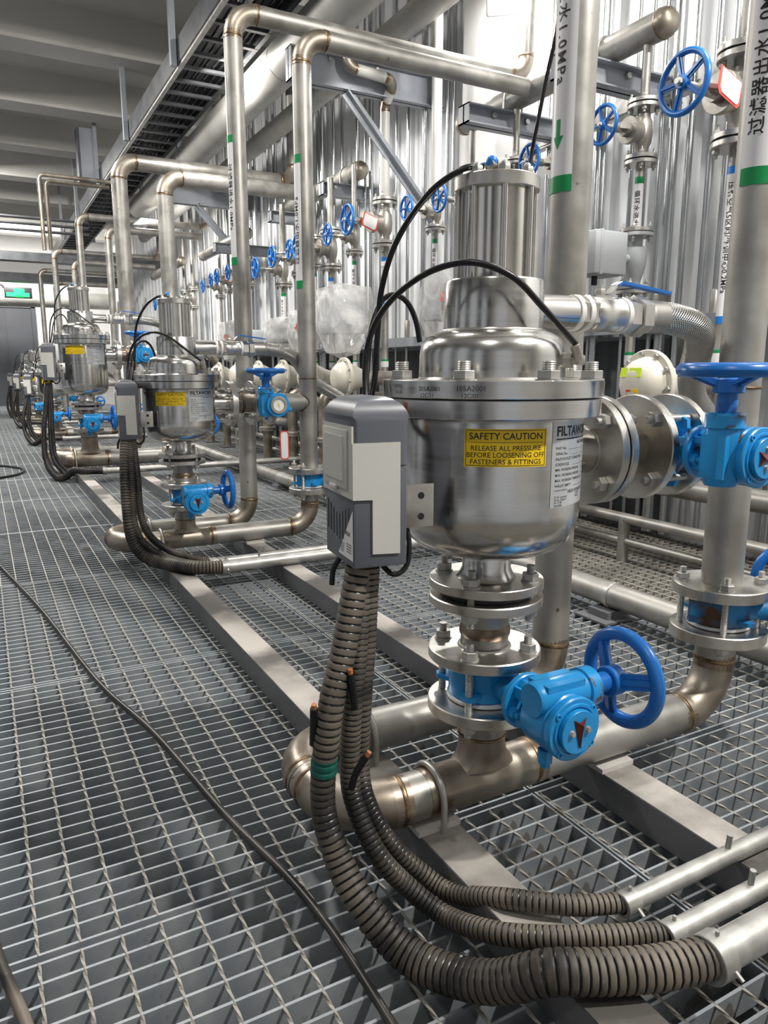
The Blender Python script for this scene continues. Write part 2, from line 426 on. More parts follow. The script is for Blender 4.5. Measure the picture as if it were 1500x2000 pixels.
# far end: door, low beams, duct
d=MB(); d.b2((-.9,21.9,-.9),(1.33,22.0,1.62)); door=struct('door_1',d,'door')
fr=MB(); fr.b2((1.33,21.86,-.9),(1.42,22,1.72)); fr.b2((-.9,21.86,1.62),(1.42,22,1.72)); struct('door_frame',fr,'door',door)
struct('door_leaf',MB().b2((.72,21.87,-.88),(1.32,21.91,1.6)),'door',door)
struct('trim_12',MB().b2((-3,14,1.80),(XW,14.25,1.94)),'strutd')
struct('trim_13',MB().b2((-3,18,2.06),(XW,18.3,2.33)),'plaster')
struct('trim_14',MB().b2((-3,18.02,1.88),(XW,18.28,2.06)),'strutd')
solo('round_duct',MB().rod((-3,20,1.70),(3.0,20,1.70),.19,24),'duct','pale round duct running across the far end above the exit sign','duct')
for k,z in enumerate((2.34,2.25,2.15)):
    solo('thin_pipe',MB().rod((-2,13.2,z),(1.75,13.2,z),.022,10),'strutd','thin dark pipe crossing high at the far end, '+('highest','middle','lowest')[k]+' of three','pipe','three thin pipes at the far end')
p,_=fillet([(.815,10,1.42),(.815,10,2.27),(1.62,10,2.27)],.06); a=thing('hanging_pipe','thin brown pipe bent like a gallows beside the far cable tray end, left one','pipe',(.815,10,1.42))
part('pipe',MB().tube(p,.024,12),'elbow',a,world=True)
p,_=fillet([(.90,10.15,1.45),(.90,10.15,2.24),(1.62,10.15,2.24)],.06); a=thing('hanging_pipe','thin brown pipe bent like a gallows beside the far cable tray end, right one','pipe',(.90,10.15,1.45))
part('pipe',MB().tube(p,.024,12),'elbow',a,world=True)
# exit sign
es=thing('exit_sign','green lit running-man exit sign above the grey door at the far end','sign',(.94,19.5,1.66))
part('housing',MB().b2((-.28,-.04,0),(.30,.04,.24),bev=.01),'ink',es)
g=MB(); g.b2((-.24,-.047,.03),(.24,-.041,.12)); g.b2((-.08,-.047,.12),(.14,-.041,.21)); g.b2((-.05,-.047,.02),(.12,-.041,.05)); part('lit_panel',g,'exit',es)
part('hanger',MB().tube(spline([(-.25,0,.2),(-.36,0,.3),(-.42,0,.2),(-.4,0,.02)]),.02,8),'ink',es)

# ---------------------------------------------------------------- floor channels
def channel(x0,x1,lab):
    t=thing('floor_channel',lab,'steel beam',((x0+x1)/2,-.2,ZG))
    y0=.30; 
    for y1 in (2.9,5.9,9.2,13):
        part('channel_body',MB().b2((x0,y0,ZG),(x1,y1-.004,-.832)),'beam',t,world=True)
        part('dusty_top',MB().b2((x0+.001,y0,-.8325),(x1-.001,y1-.004,-.83)),'beamtop',t,world=True)
        y0=y1
    return t
channel(.628,.711,'long dark grey steel channel under the pipe elbows, nearest the aisle')
channel(1.074,1.158,'long grey steel channel between the filters and the wall manifold')

# ---------------------------------------------------------------- generic hardware
_bolt={}
def bolt_mesh(h0,h1,r=.0075,nut=.0135,lower=True):
    k=(h0,h1,r,nut,lower)
    if k not in _bolt:
        mb=MB(); top=h1+.030
        prof=[(0,h0-.026 if lower else h0)]
        z=h0-.026 if lower else h0
        n=int((top-z)/.0016)
        for i in range(n+1): prof.append((r*(1 if i%2 else .9),z+(top-z)*i/n))
        prof.append((0,top)); mb.lathe(prof,n=10)
        mb.cyl(nut*1.25,h1,h1+.0025,n=14); mb.hexa(nut*1.1,h1+.0025,h1+.016)
        if lower: mb.hexa(nut*1.1,h0-.015,h0)
        _bolt[k]=mb.mesh('bolt','galv')
    return _bolt[k]
def bolts(parent,m,bc,n,h0,h1,ph=0,**k):
    me=bolt_mesh(h0,h1,**k)
    for i in range(n): lnk('bolt',me,parent,m@rot('Z',ph+360*i/n)@T(bc,0,0))
def flange(mb,r,z0,z1,m=I4,bore=.03): return mb.ring(bore,r,z0,z1,m,40,.002)

def hwheel(Rw,rim,nsp,hub=.02,dish=.02,wd=.013):      # handwheel in XY plane, axis Z, hub recessed toward -Z
    mb=MB(); mb.torus(Rw-rim,rim,n=44,k=12)
    mb.cyl(hub,-dish-.014,-dish+.012,n=20,c=.002)
    for i in range(nsp):
        a=2*pi*i/nsp+.3; c,s=math.cos(a),math.sin(a)
        L_=Rw-rim-hub*.6; Zr=rot('Z',math.degrees(a))@T((hub*.6+Rw-rim)/2,0,-dish/2)@rot('Y',-math.degrees(math.atan2(dish,L_)))
        mb.box(L_,wd,.006,Zr); mb.box(L_,wd*.35,.014,Zr)
    return mb

# gear operated butterfly valve; origin wafer centre, pipe axis Z, stem -Y, handwheel +X
def gear_valve(label,loc,rotm=None,scale=1,dial=False,gap=.078,rusty=False):
    t=thing('butterfly_valve',label,'valve',loc,rotm=rotm,scale=scale)
    h=gap/2; bm='rust' if rusty else 'blue'
    mb=MB(); mb.ring(.03,.066,-h+.008,h-.008,n=40,c=.004)
    for a in (-54,36,126,216):
        mb.prism([(.04,-.022),(.088,-.014),(.096,0),(.088,.014),(.04,.022)],.009,rot('Z',a)@T(0,0,-.018))
    mb.cyl(.024,.03,.125,rot('X',90),24)
    part('wafer_body',mb,bm,t)
    part('seat_liner',MB().ring(.03,.069,-h+.001,-h+.008,n=40).ring(.03,.062,h-.008,h-.001,n=40),'white',t,label='white rubber seat liner')
    F=rot('X',90)
    mb=MB(); mb.ring(.012,.050,.118,.130,F,36,.002)
    for a in (45,135,225,315):
        mb.bar(F@rot('Z',a)@Vector((.034,0,.130)),F@rot('Z',a)@Vector((.034,0,.172)),.012,.020)
    part('mounting_flange',mb,bm,t)
    nut=MB().hexa(.0105,0,.012).cyl(.006,.012,.022,n=10)
    nme=nut.mesh('bolt','blue')
    for a in (0,90,180,270): lnk('bolt',nme,t,F@rot('Z',a+20)@T(.036,0,.130))
    part('stem',MB().cyl(.013,.12,.18,F,18),'strutd',t)
    mb=MB(); mb.lathe([(0,.166),(.046,.166),(.052,.175),(.053,.228),(.046,.236),(0,.236)],F,36)
    # worm housing across, above the stem
    Wm=T(0,-.200,.042)@rot('Y',90)
    mb.lathe([(0,-.052),(.027,-.052),(.030,-.046),(.030,.050),(.034,.052),(.034,.074),(.030,.078),(0,.078)],Wm,32)
    mb.bar((-.038,-.2,.045),(.04,-.2,.045),.05,.05)
    mb.hexa(.013,-.072,-.048,T(-.022,-.205,0)); mb.hexa(.009,-.080,-.070,T(-.022,-.205,0))
    part('gearbox',mb,'blue',t)
    mb=MB(); mb.lathe([(0,.234),(.053,.234),(.054,.237),(.054,.246),(.052,.248),(.045,.248),(.044,.251),(.040,.251),(.039,.248),(0,.248)],F,40)
    mb.ring(.0,.0365,.248,.259,F,36,.001) if not dial else None
    part('cover',mb,'blue',t)
    for a in (40,140,230,320): part('cap_screw',MB().ring(.003,.0055,.247,.2505,F@rot('Z',a)@T(.0475,0,0),12,.0005),'blue',t)
    if dial:
        part('dial_ring',MB().ring(.027,.040,.247,.258,F,40,.001),'cast',t,label='bare metal dial bezel')
        part('dial_face',MB().cyl(.0275,.2485,.252,F,32),'glass',t,label='white dial face')
        part('dial_needle',MB().bar((-.018,-.2525,-.006),(.018,-.2525,.006),.003,.001).cyl(.005,.252,.254,F,12),'yellow',t)
    else:
        A=MB(); A.add([(-.0135,-.2595,.024),(0,-.2595,.017),(.0135,-.2595,.024),(.001,-.2595,-.027),(0,-.268,.015),(.001,-.2620,-.026)],
              [[0,4,5,3],[4,2,3,5],[0,1,4],[1,2,4],[0,3,2,1]])
        part('pointer',A,'red',t,flat=True,label='dark red arrow pointer')
        for x in (-.0165,.0165): part('screw',MB().hexa(.0048,.2596,.264,F@T(x,.002,0)).cyl(.006,.258,.2598,F@T(x,.002,0),12),'galv',t)
    hw=T(.152,-.200,.040)@rot('Y',90)
    part('handwheel',hwheel(.090,.0125,3,.027,.026,.028),'wheel',t,hw,label='royal blue handwheel')
    part('wheel_shaft',MB().cyl(.018,.07,.128,T(0,-.2,.041)@rot('Y',90),16),'wheel',t)
    return t

# ---------------------------------------------------------------- filter vessel, origin at its bottom flange face (z=0 is world -.388)
def vessel(label,loc,ext=0,scale=1):
    t=thing('filter_vessel',label,'filter',loc,scale=scale)
    e=ext; z=lambda w: w+.388+(e if w>-.24 else 0)
    part('bowl',MB().lathe([(.158,z(-.072)),(.160,z(-.078)),(.160,-.235+.388),(.1595,-.252+.388),(.155,-.272+.388),(.146,-.290+.388),(.128,-.306+.388),(.10,-.317+.388),(.07,-.322+.388),(.0,-.324+.388)],n=72),'steel',t)
    part('lower_cover_flange',MB().ring(.12,.1885,z(-.074),z(-.0445),n=72),'steel',t)
    part('upper_cover_flange',MB().ring(.08,.1915,z(-.0425),z(-.014),n=72),'steel',t)
    part('dome',MB().lathe([(.131,z(-.014)),(.1275,z(-.010)),(.127,z(.028)),(.124,z(.043)),(.116,z(.056)),(.103,z(.064)),(.087,z(.068))],n=64),'steel',t)
    part('neck',MB().lathe([(.089,z(.066)),(.0855,z(.070)),(.0855,z(.147)),(.0835,z(.1505)),(.06,z(.1515)),(0,z(.1515))],n=64),'steel',t)
    part('weld',MB().torus(.0875,.0025,T(0,0,z(.068)),64,8),'flange',t)
    part('cylinder',MB().cyl(.0615,z(.150),z(.294),n=48),'polish',t)
    part('top_plate',MB().cyl(.0715,z(.293),z(.3145),n=48,c=.0015),'flange',t)
    rm=MB().cyl(.0052,z(.150),z(.294),n=12).mesh('tie_rod','polish'); nm=MB().hexa(.0098,0,.010).sphere(.0062,T(0,0,.011),10,6).mesh('nut','galv')
    for i in range(8):
        a=R(-37+12+45*i); lnk('tie_rod',rm,t,T(.0655*math.sin(a),-.0655*math.cos(a),0)); 
        lnk('nut',nm,t,T(.058*math.sin(a),-.058*math.cos(a),z(.3145)))
    bm=bolt_mesh(.0,.0,.0105,.0165,False)
    for i in range(8):
        a=R(-51+45*i); lnk('bolt',bm,t,T(.171*math.sin(a),-.171*math.cos(a),z(-.0145)))
    part('bottom_neck',MB().lathe([(.0445,.066),(.0445,.034),(.052,.020),(.056,.0155)],n=40),'steel',t)
    part('bottom_flange',MB().ring(.04,.105,0,.0165,n=48),'flange',t)
    # side outlet nozzle
    zn=z(-.15)
    part('outlet_nozzle',MB().tube([(.150,0,zn),(.232,0,zn)],.0445,32,False),'steel',t)
    part('outlet_weld',MB().torus(.0455,.004,T(.225,0,zn)@rot('Y',90),32,8),'flange',t)
    part('outlet_flange',MB().ring(.04,.105,.222,.240,T(0,0,zn)@rot('Y',90),48),'flange',t)
    # flush nozzle on the neck
    zt=z(.105)
    part('flush_nozzle',MB().lathe([(.034,.06),(.034,.086),(.0305,.095),(.0305,.178),(.02,.178)],T(0,0,zt)@rot('Y',90),32),'steel',t)
    # labels
    lab=part('caution_label',patch(MB(),.1602,R(-51),R(-3),z(-.149),z(-.089),n=20),'yellow',t,label='yellow safety caution label')
    b=MB(); r=.16085; p0,p1=R(-50.2),R(-3.8); z0,z1=z(-.1472),z(-.0908); w=.0009
    patch(b,r,p0,p1,z0,z0+w,n=20,th=.0001); patch(b,r,p0,p1,z1-w,z1,n=20,th=.0001)
    patch(b,r,p0,p0+w/r,z0,z1,n=1,th=.0001); patch(b,r,p1-w/r,p1,z0,z1,n=1,th=.0001)
    patch(b,r,R(-48.5),R(-5.5),z(-.1105),z(-.1098),n=20,th=.0001)
    text_cyl(b,'SAFETY CAUTION',.0148,r,R(-27),z(-.1008),align='CENTER',bold=.012)
    for k,s in enumerate(('RELEASE ALL PRESSURE','BEFORE LOOSENING OFF','FASTENERS & FITTINGS')):
        text_cyl(b,s,.0112,r,R(-27),z(-.1195-.0108*k),align='CENTER',bold=.006)
    part('caution_text',b,'ink',lab,flat=True)
    pl=part('name_plate',patch(MB(),.1602,R(1.5),R(54),z(-.219),z(-.079),n=20),'plate',t,label='silver maker plate with black print')
    b=MB(); q=R(4.5)
    text_cyl(b,'FILTAWORX',.0215,r,q,z(-.0955),bold=.035,sq=1.0)
    patch(b,r,q,R(50),z(-.1085),z(-.1065),n=16,th=.0001)
    text_cyl(b,'Self Cleaning Filters',.0085,r,R(26),z(-.1145),bold=.02)
    for k,s in enumerate(('PART No.','SERIAL No.','INLET/OUTLET CONNECTION','SCREEN SIZE','MIN. WORKING PRESSURE','MAX. WORKING PRESSURE','MAX. WORKING TEMPERATURE','WEIGHT EMPTY')):
        zz=z(-.1225-.0088*k); text_cyl(b,s,.0062,r,q,zz,bold=.01)
        patch(b,r,q+len(s)*.0043/r,R(50),zz-.0026,zz-.0022,n=10,th=.0001)
    text_cyl(b,'MANUFACTURED BY',.0035,r,q,z(-.1915)); text_cyl(b,'HELIX HYDRO PTY LTD',.0075,r,R(17),z(-.1955),bold=.02)
    for k,s in enumerate(('23 Sir Laurence','Drive, Seaford','Vic 3198','Australia')): text_cyl(b,s,.0054,r,q,z(-.2025-.0046*k))
    text_cyl(b,'CE',.012,r,R(27),z(-.2035),bold=.01)
    part('plate_print',b,'ink',pl,flat=True)
    b=MB()
    text_cyl(b,'105A2001',.0115,.19165,R(-53),z(-.0265),bold=-.006); text_cyl(b,'12C/01',.0095,.19165,R(-50.5),z(-.0375),bold=-.006)
    part('marker_writing',b,'ink',t,flat=True); b=MB()
    text_cyl(b,'205A2001',.010,.19165,R(-73),z(-.0275),bold=-.008); text_cyl(b,'12C/21',.009,.19165,R(-72),z(-.0375),bold=-.008)
    part('marker_writing',b,'ink',t,flat=True); b=MB()
    text_cyl(b,'105P021',.008,.19165,R(-93),z(-.0235),bold=-.012); text_cyl(b,'12C/01',.007,.19165,R(-91),z(-.0335),bold=-.012)
    part('marker_writing',b,'ink',t,flat=True)
    # air fittings: block on the top plate and elbow on the dome
    f=MB(); f.cyl(.0095,-.024,.006,T(-.034,-.030,z(.3145)+.012)@rot('Z',12)@rot('Y',-90),16,.001); f.box(.014,.016,.022,T(-.022,-.032,z(.3145)+.0105),.003); part('air_fitting',f,'cast',t)
    part('fitting_collar',MB().sphere(.010,T(-.033,-.030,z(.3145)+.017),14,8),'tapeblue',t,label='blue push-in collar')
    a=R(35); c=Vector((.1275*math.sin(a),-.1275*math.cos(a),z(.018)))
    f=MB(); dn=Vector((math.sin(a),-math.cos(a),0)); f.cyl(.013,-.006,.012,aim(c,dn),18); f.cyl(.0075,.01,.026,aim(c,dn),14); f.box(.014,.014,.016,T(*(c+dn*.024)),.002)
    f.cyl(.0085,0,.028,aim(c+dn*.024,(-.25,0,.5)),16,.001); part('air_elbow',f,'cast',t)
    return t

# ---------------------------------------------------------------- control box, origin nearest lower corner
def control_box(label,loc,scale=1):
    t=thing('control_box',label,'control box',loc,rotm=(0,0,R(-6.8)),scale=scale)
    w,dp,h=.086,.137,.250
    mb=MB(); mb.b2((0,0,0),(w,dp,.19),bev=.004); part('housing',mb,'box',t)
    bm=MB()
    ny,nx=12,10; vs=[];fs=[]
    # rounded hood
    prof=[(0,.0),(.0,.030),(.004,.044),(.012,.056),(.024,.064),(.043,.067)]
    bm.box(w+.004,dp+.004,.10,T(w/2,dp/2,.204))
    b=bmesh.new(); V=[b.verts.new(v) for v in bm.v]; [b.faces.new([V[i] for i in f]) for f in bm.f]; b.edges.ensure_lookup_table()
    top=[e for e in b.edges if all(v.co.z>.25 for v in e.verts)]
    bmesh.ops.bevel(b,geom=top,offset=.036,segments=7,profile=.5,affect='EDGES')
    side=[e for e in b.edges if abs(e.verts[0].co.z-e.verts[1].co.z)>.04]
    bmesh.ops.bevel(b,geom=side,offset=.010,segments=3,profile=.5,affect='EDGES')
    b.verts.index_update(); hd=MB(); hd.add([v.co.copy() for v in b.verts],[[v.index for v in f.verts] for f in b.faces]); b.free()
    part('hood',hd,'box',t)
    # pale front cover (faces -Y), stepped
    zf=.182
    F=rot('X',90)
    c=MB(); c.prism([(-.002,.105),(.029,.104),(.029,.022),(.073,.020),(.073,zf+.006),(-.002,zf+.006)],.003,F); part('front_cover',c,'boxl',t,label='pale grey front cover')
    c=MB(); c.b2((-.003,-.002,.106),(0,dp,zf+.030)); side=part('side_cover',c,'boxl',t,label='pale grey side cover')
    d=MB(); d.b2((-.006,.016,.118),(-.003,dp-.006,zf+.024),bev=.0012); door=part('door',d,'boxl',t)
    d=MB(); d.b2((-.0075,.028,.130),(-.006,dp-.020,zf+.014)); part('door_panel',d,'boxl',door)
    d=MB(); d.b2((-.0095,.060,.112),(-.004,.090,.120),bev=.002); part('latch',d,'boxl',door)
    v=MB()
    for k in range(8): v.b2((-.0006,.020+k*.0145,.028+.002*k),(.001,.0222+k*.0145,.072+.018*abs(k-3.5)/3.5))
    part('vent_slots',v,'ink',t)
    part('finger_recess',MB().lathe([(0,-.0008),(.036,-.0008),(.040,.0010)],T(0,.072,.104)@rot('Y',-90)@rot('Z',90),20,-pi,0),'strutd',t)
    lab=part('triangle_label',MB().prism([(.003,.012),(.070,.012),(.003,.088)],.0006,T(-.0002,0,0)@Matrix(((0,0,-1,0),(1,0,0,0),(0,1,0,0),(0,0,0,1)))),'white',t,label='white triangular label')
    L=Matrix(((0,0,-1,-.0011),(-1,0,0,0),(0,1,0,0),(0,0,0,1)))
    x=MB()
    text_flat(x,'HELIX',.009,L@T(-.038,.050,0),bold=.02)
    text_flat(x,'CE',.007,L@T(-.050,.040,0))
    for k in range(5): x.add([(0,0,0),(.020-.001*k,0,0),(.020-.001*k,.001,0),(0,.001,0)],[[0,1,2,3]],L@T(-.060,.031-.0032*k,0))
    for k in range(4): x.add([(0,0,0),(.022,0,0),(.022,.0012,0),(0,.0012,0)],[[0,1,2,3]],L@T(-.030,.034-.004*k,0))
    part('label_print',x,'ink',lab,flat=True)
    x=MB(); text_flat(x,'F/118 20of AC',.0085,L@T(-.058,.1105,-0.0022),bold=.01); part('type_print',x,'ink',side,flat=True)
    part('cable_gland',MB().cyl(.0075,-.028,.002,T(.030,.045,0),14),'yellow',t,label='yellow cable gland')
    part('gland_plug',MB().cyl(.012,-.016,.002,T(.046,.055,0),14).cyl(.012,-.014,.002,T(.018,.05,0),14),'ink',t)
    br=MB(); br.b2((w-.002,.03,.10),(w+.006,.034,.20)); br.b2((w,.030,.050),(w+.058,.0335,.118),bev=.001); part('bracket',br,'flange',t,label='bare steel mounting bracket')
    for z in (.067,.100): part('bolt_hole',MB().cyl(.0055,0,.0012,T(w+.036,.0305,z)@rot('X',90),14),'ink',t)
    part('loop_cable',MB().tube(spline([(.055,.05,0),(.075,.03,-.022),(.098,.03,-.01),(.104,.035,.03),(.100,.05,.065)]),.0042,10),'black',t)
    part('stub_cable',MB().tube(spline([(.005,.08,.0),(-.005,.085,-.02),(-.008,.085,-.045)]),.0045,10),'black',t)
    return t

# ---------------------------------------------------------------- pipes
def pipe_thing(name,label,pts,r,er,cat='pipe',loc=None,welds=True,ends=None,mt='pipe'):
    loc=loc or pts[0]; t=thing(name,label,cat,loc)
    path,cs=fillet(pts,er); st=[Vector(pts[0])]
    for c in cs:
        st.append(c[0]); part('pipe',MB().tube(st,r,28),mt,t,world=True); st=[c[-1]]
        part('elbow',MB().tube(c,r*1.012,28),'elbow',t,world=True)
        if welds:
            for a,b in ((c[0],c[1]),(c[-1],c[-2])):
                A=aim(a,b-a); part('heat_tint',MB().lathe([(r*1.004,-.016),(r*1.010,-.012),(r*1.014,.0),(r*1.016,.018),(r*1.012,.02)],A,28),'tint',t,world=True)
                part('weld',MB().lathe([(r*1.0,-.006),(r*1.035,-.004),(r*1.055,0),(r*1.035,.004),(r*1.0,.006)],A,28),'weld',t,world=True)
    st.append(Vector(pts[-1])); part('pipe',MB().tube(st,r,28),mt,t,world=True)
    return t
def ubolt(label,x,y,z,r,zb,group=None):
    pts=[(x,y-r,zb-.012)]+[(x,y-r*math.cos(a),z+r*math.sin(a)) for a in [pi*i/14 for i in range(15)]]+[(x,y+r,zb-.012)]
    return solo('pipe_clamp',MB().tube(pts,.0062,10),'galv',label,'pipe clamp',group)

def tape(parent,cx,cy,r,p0,p1,z0,z1,txt,size,phi,mode,ends,arrow=None,world=True,col='green',tz=None,sp=1.1):
    g=.034
    a=part('label_tape',patch(MB(),r+.0003,R(p0),R(p1),z0,z1,cx,cy),'white',parent,world=world,label='white label tape with black lettering')
    for (q0,q1) in ends: part('tape_band',patch(MB(),r+.0004,R(p0),R(p1),q0,q1,cx,cy,th=.0008),col,a,world=world,label=('blue' if col=='tapeblue' else col)+' band')
    b=MB()
    if arrow:
        s0,s1=arrow; pm=R(phi); w=.0055; r2=r+.0010
        patch(b,r2,pm-w/r,pm+w/r,s0+.022,s1,cx,cy,n=3,th=.0002)
        for q in range(9):
            wq=.0005+.0135*(q+.5)/9; patch(b,r2,pm-wq/r,pm+wq/r,s0+.026*q/9,s0+.026*(q+1)/9,cx,cy,n=4,th=.0002)
        part('arrow',b,col,a,world=world,label='green arrow pointing down')
    x=MB(); text_cyl(x,txt,size,r+.0014,R(phi),tz,mode,bold=.012,cx=cx,cy=cy,sp=sp); part('tape_print',x,'ink',a,world=world,flat=True)

def hose(name,label,pts,r,group,mt='hose',pitch=.0095,band=None,n=14):
    path=spline(pts,10); rs=r if callable(r) else (lambda f:r)
    q=7; P=resample(path,pitch/q); N=len(P); rad=[]
    for i in range(N):
        rr=rs(i/(N-1)); rad.append(rr*(.915 if i%q==q-1 else (1.0 if 0<i%q<q-2 else .985)))
    t=thing(name,label,'flexible conduit',P[0],group)
    o=part('sleeve',MB().tube(P,rad,n),mt,t,world=True,ang=60)
    me=o.data; me.materials.append(M['black'])
    me.polygons.foreach_set('material_index',[1 if (k//n)%q>=q-2 and k<(N-1)*n else 0 for k in range(len(me.polygons))])
    if band:
        i0,i1=int(band[0]*N),int(band[1]*N); part('tape_band',MB().tube(P[i0:i1],[x*1.05 for x in rad[i0:i1]],n),'tealt',t,world=True,label='teal tape band')
    return t
def airhose(label,pts,group):
    return solo('air_hose',MB().tube(spline(pts,10),.0052,12),'black',label,'hose',group)

# ---------------------------------------------------------------- one filter station
REL={'H1':[(.489,.985,-.300),(.458,.975,-.425),(.431,.970,-.519),(.420,.979,-.670),(.430,.956,-.750),(.447,.907,-.810),(.489,.837,-.868),(.527,.767,-.868),(.560,.700,-.840),(.600,.645,-.797),(.669,.609,-.797),(.744,.580,-.800),(.830,.560,-.803)],
'H2':[(.496,.985,-.300),(.488,.985,-.417),(.478,.985,-.519),(.475,.992,-.620),(.477,.985,-.690),(.498,.944,-.770),(.548,.922,-.840),(.585,.870,-.868),(.604,.772,-.832),(.649,.710,-.812),(.725,.664,-.808),(.825,.626,-.813)],
'H3':[(.509,.985,-.300),(.505,.990,-.422),(.497,.990,-.525),(.497,1.000,-.630),(.502,.989,-.700),(.536,.969,-.780),(.590,.947,-.845),(.620,.900,-.860),(.655,.800,-.814),(.730,.734,-.808),(.818,.704,-.814)],
'P1':[(.749,1.043,.327),(.710,1.050,.318),(.671,1.088,.283),(.641,1.136,.217),(.632,1.172,.145),(.629,1.182,.076),(.618,1.174,-.013),(.590,1.150,-.075),(.56,1.08,-.10)],
'P2':[(.868,.936,.043),(.793,.935,.100),(.736,.942,.144),(.682,.975,.165),(.642,1.030,.155),(.613,1.095,.120),(.598,1.140,.073),(.590,1.155,.012),(.575,1.120,-.075),(.55,1.06,-.10)],
'P3':[(.724,1.195,.053),(.715,1.196,.093),(.699,1.200,.124),(.675,1.205,.136),(.646,1.205,.121),(.621,1.195,.067),(.606,1.180,.004),(.58,1.140,-.075),(.555,1.07,-.10)]}
REL2={'H1':[(.529,3.33,-.28),(.512,3.29,-.40),(.503,3.255,-.52),(.503,3.225,-.65),(.525,3.235,-.745),(.575,3.20,-.80),(.640,3.08,-.805),(.715,2.955,-.80),(.828,2.92,-.803)],
'H2':[(.545,3.335,-.28),(.534,3.27,-.44),(.526,3.25,-.575),(.530,3.23,-.665),(.56,3.24,-.735),(.615,3.20,-.785),(.69,3.09,-.805),(.76,3.005,-.805),(.825,2.986,-.813)],
'H3':[(.560,3.335,-.28),(.562,3.29,-.449),(.560,3.27,-.570),(.567,3.245,-.65),(.60,3.25,-.72),(.66,3.22,-.775),(.74,3.12,-.80),(.818,3.064,-.814)]}
def station(Y0,who,big=False,n=1,dial=False,XF=None,XRo=None,tops=None):
    if big: ax,rz,pr,XFd,XR,dy,er,tf,tr,xh,zb,k,ext=.80,-.76,.07,1.57,1.25,.34,.15,1.67,1.84,2.98,-.29,1.2,.12
    else:   ax,rz,pr,XFd,XR,dy,er,tf,tr,xh,zb,k,ext=.79,-.775,.0445,1.46,1.19,.265,.114,1.50,1.66,2.78,-.388,1.0,0
    XF=XF or XFd; XR=XRo or XR; (tf,tr)=tops or (tf,tr); fr=.105*k
    vessel('stainless steel self-cleaning filter vessel with tall piston cylinder, '+who,(ax,Y0,zb),ext,k)
    zt=(lambda w:(w+.388+(ext if w>-.24 else 0))*k+zb)
    # ---- stack under the vessel
    b2=(zb-.014*k,zb-.032*k); b3=(zb-.117*k,zb-.138*k) if not big else (zb-.08,zb-.105); b4=(b3[1]-.081*k,b3[1]-.104*k)
    C=T(ax,Y0,0)
    t=thing('flanged_spool','short stainless spool with two flanges below the vessel, '+who,'pipe spool',(ax,Y0,b3[1]))
    part('gasket',MB().ring(.03,fr*.8,b2[0],zb,C,32),'ink',t,world=True,label='black gasket')
    part('upper_flange',flange(MB(),fr,b2[1],b2[0],C),'flange',t,world=True)
    part('spool',MB().tube([(ax,Y0,b2[1]),(ax,Y0,b3[0])],.0445*k,28,False),'pipe',t,world=True)
    part('weld',MB().lathe([(.0447*k,b3[0]+.020*k),(.0475*k,b3[0]+.026*k),(.0475*k,b3[0]+.036*k),(.0447*k,b3[0]+.043*k)],C,28),'tint',t,world=True,label='brown heat-tinted weld band')
    part('weld',MB().torus(.046*k,.0045*k,T(ax,Y0,b3[0]),28,8),'flange',t,world=True)
    part('lower_flange',flange(MB(),fr,b3[1],b3[0],C),'flange',t,world=True)
    rl=Vector(t.location)
    bolts(t,T(0,0,-rl.z),.083*k,4,b2[1],zb+.0165*k,ph=-54-90,r=.0075*k,nut=.0135*k)
    bolts(t,T(0,0,-rl.z),.083*k,4,b4[1],b3[0],ph=-54-90,r=.0075*k,nut=.0135*k)
    # ---- looped drain pipe
    df=(-.476,-.502,-.578,-.606)
    path=[(XF,Y0,df[3]),(XF,Y0,rz),(.604-er if not big else .53,Y0,rz),(.604-er if not big else .53,Y0+dy,rz),(XR,Y0+dy,rz),(XR,Y0+dy,tr),(2.93,Y0+dy,tr),(2.93,Y0+dy,3.3)]
    L=pipe_thing('looped_pipe','stainless pipe looping along the floor under the vessel then rising, '+who,path,pr,er,loc=(ax,Y0,rz-pr))
    tv=[];tf_=[]; lv=[(pr,b4[1]-.05),(pr,rz+pr+.050),(pr*1.02,rz+pr+.030),(pr*1.10,rz+pr+.014),(pr*1.24,rz+pr*1.05),(pr*1.45,rz+pr*.90),(pr*1.7,rz+pr*.72)]
    for rx,zz in lv:
        for q in range(32): tv.append((ax+rx*math.cos(q*pi/16),Y0+pr*math.sin(q*pi/16),zz))
    for i_ in range(len(lv)-1):
        for q in range(32): tf_.append([i_*32+q,i_*32+(q+1)%32,(i_+1)*32+(q+1)%32,(i_+1)*32+q])
    part('tee',MB().add(tv,tf_),'elbow',L,world=True,ang=80)
    part('tee_run',MB().tube([(ax-.115*k,Y0,rz),(ax+.115*k,Y0,rz)],pr*1.02,28),'elbow',L,world=True)
    part('branch',MB().tube([(ax,Y0,b4[1]),(ax,Y0,b4[1]-.055)],pr,28,False),'pipe',L,world=True)
    part('weld',MB().torus(pr,.003,T(ax,Y0,b4[1]-.052),28,8),'weld',L,world=True)
    for s in (-1,1): (part('heat_tint',MB().lathe([(pr*1.02,-.022),(pr*1.028,-.015),(pr*1.028,.015),(pr*1.02,.022)],T(ax+s*.115*k,Y0,rz)@rot('Y',90),28),'tint',L,world=True),part('weld',MB().lathe([(pr*1.02,-.006),(pr*1.06,-.003),(pr*1.06,.003),(pr*1.02,.006)],T(ax+s*.115*k,Y0,rz)@rot('Y',90),28),'weld',L,world=True))
    part('branch_flange',flange(MB(),fr,b4[1],b4[0],C),'flange',L,world=True)
    part('riser_flange',flange(MB(),.105*k,df[3],df[2],T(XF,Y0,0)),'flange',L,world=True)
    # ---- riser with outlet tee
    zn=zt(-.15); xs=lambda x: ax+(x-.79)*(XF-ax)/.67
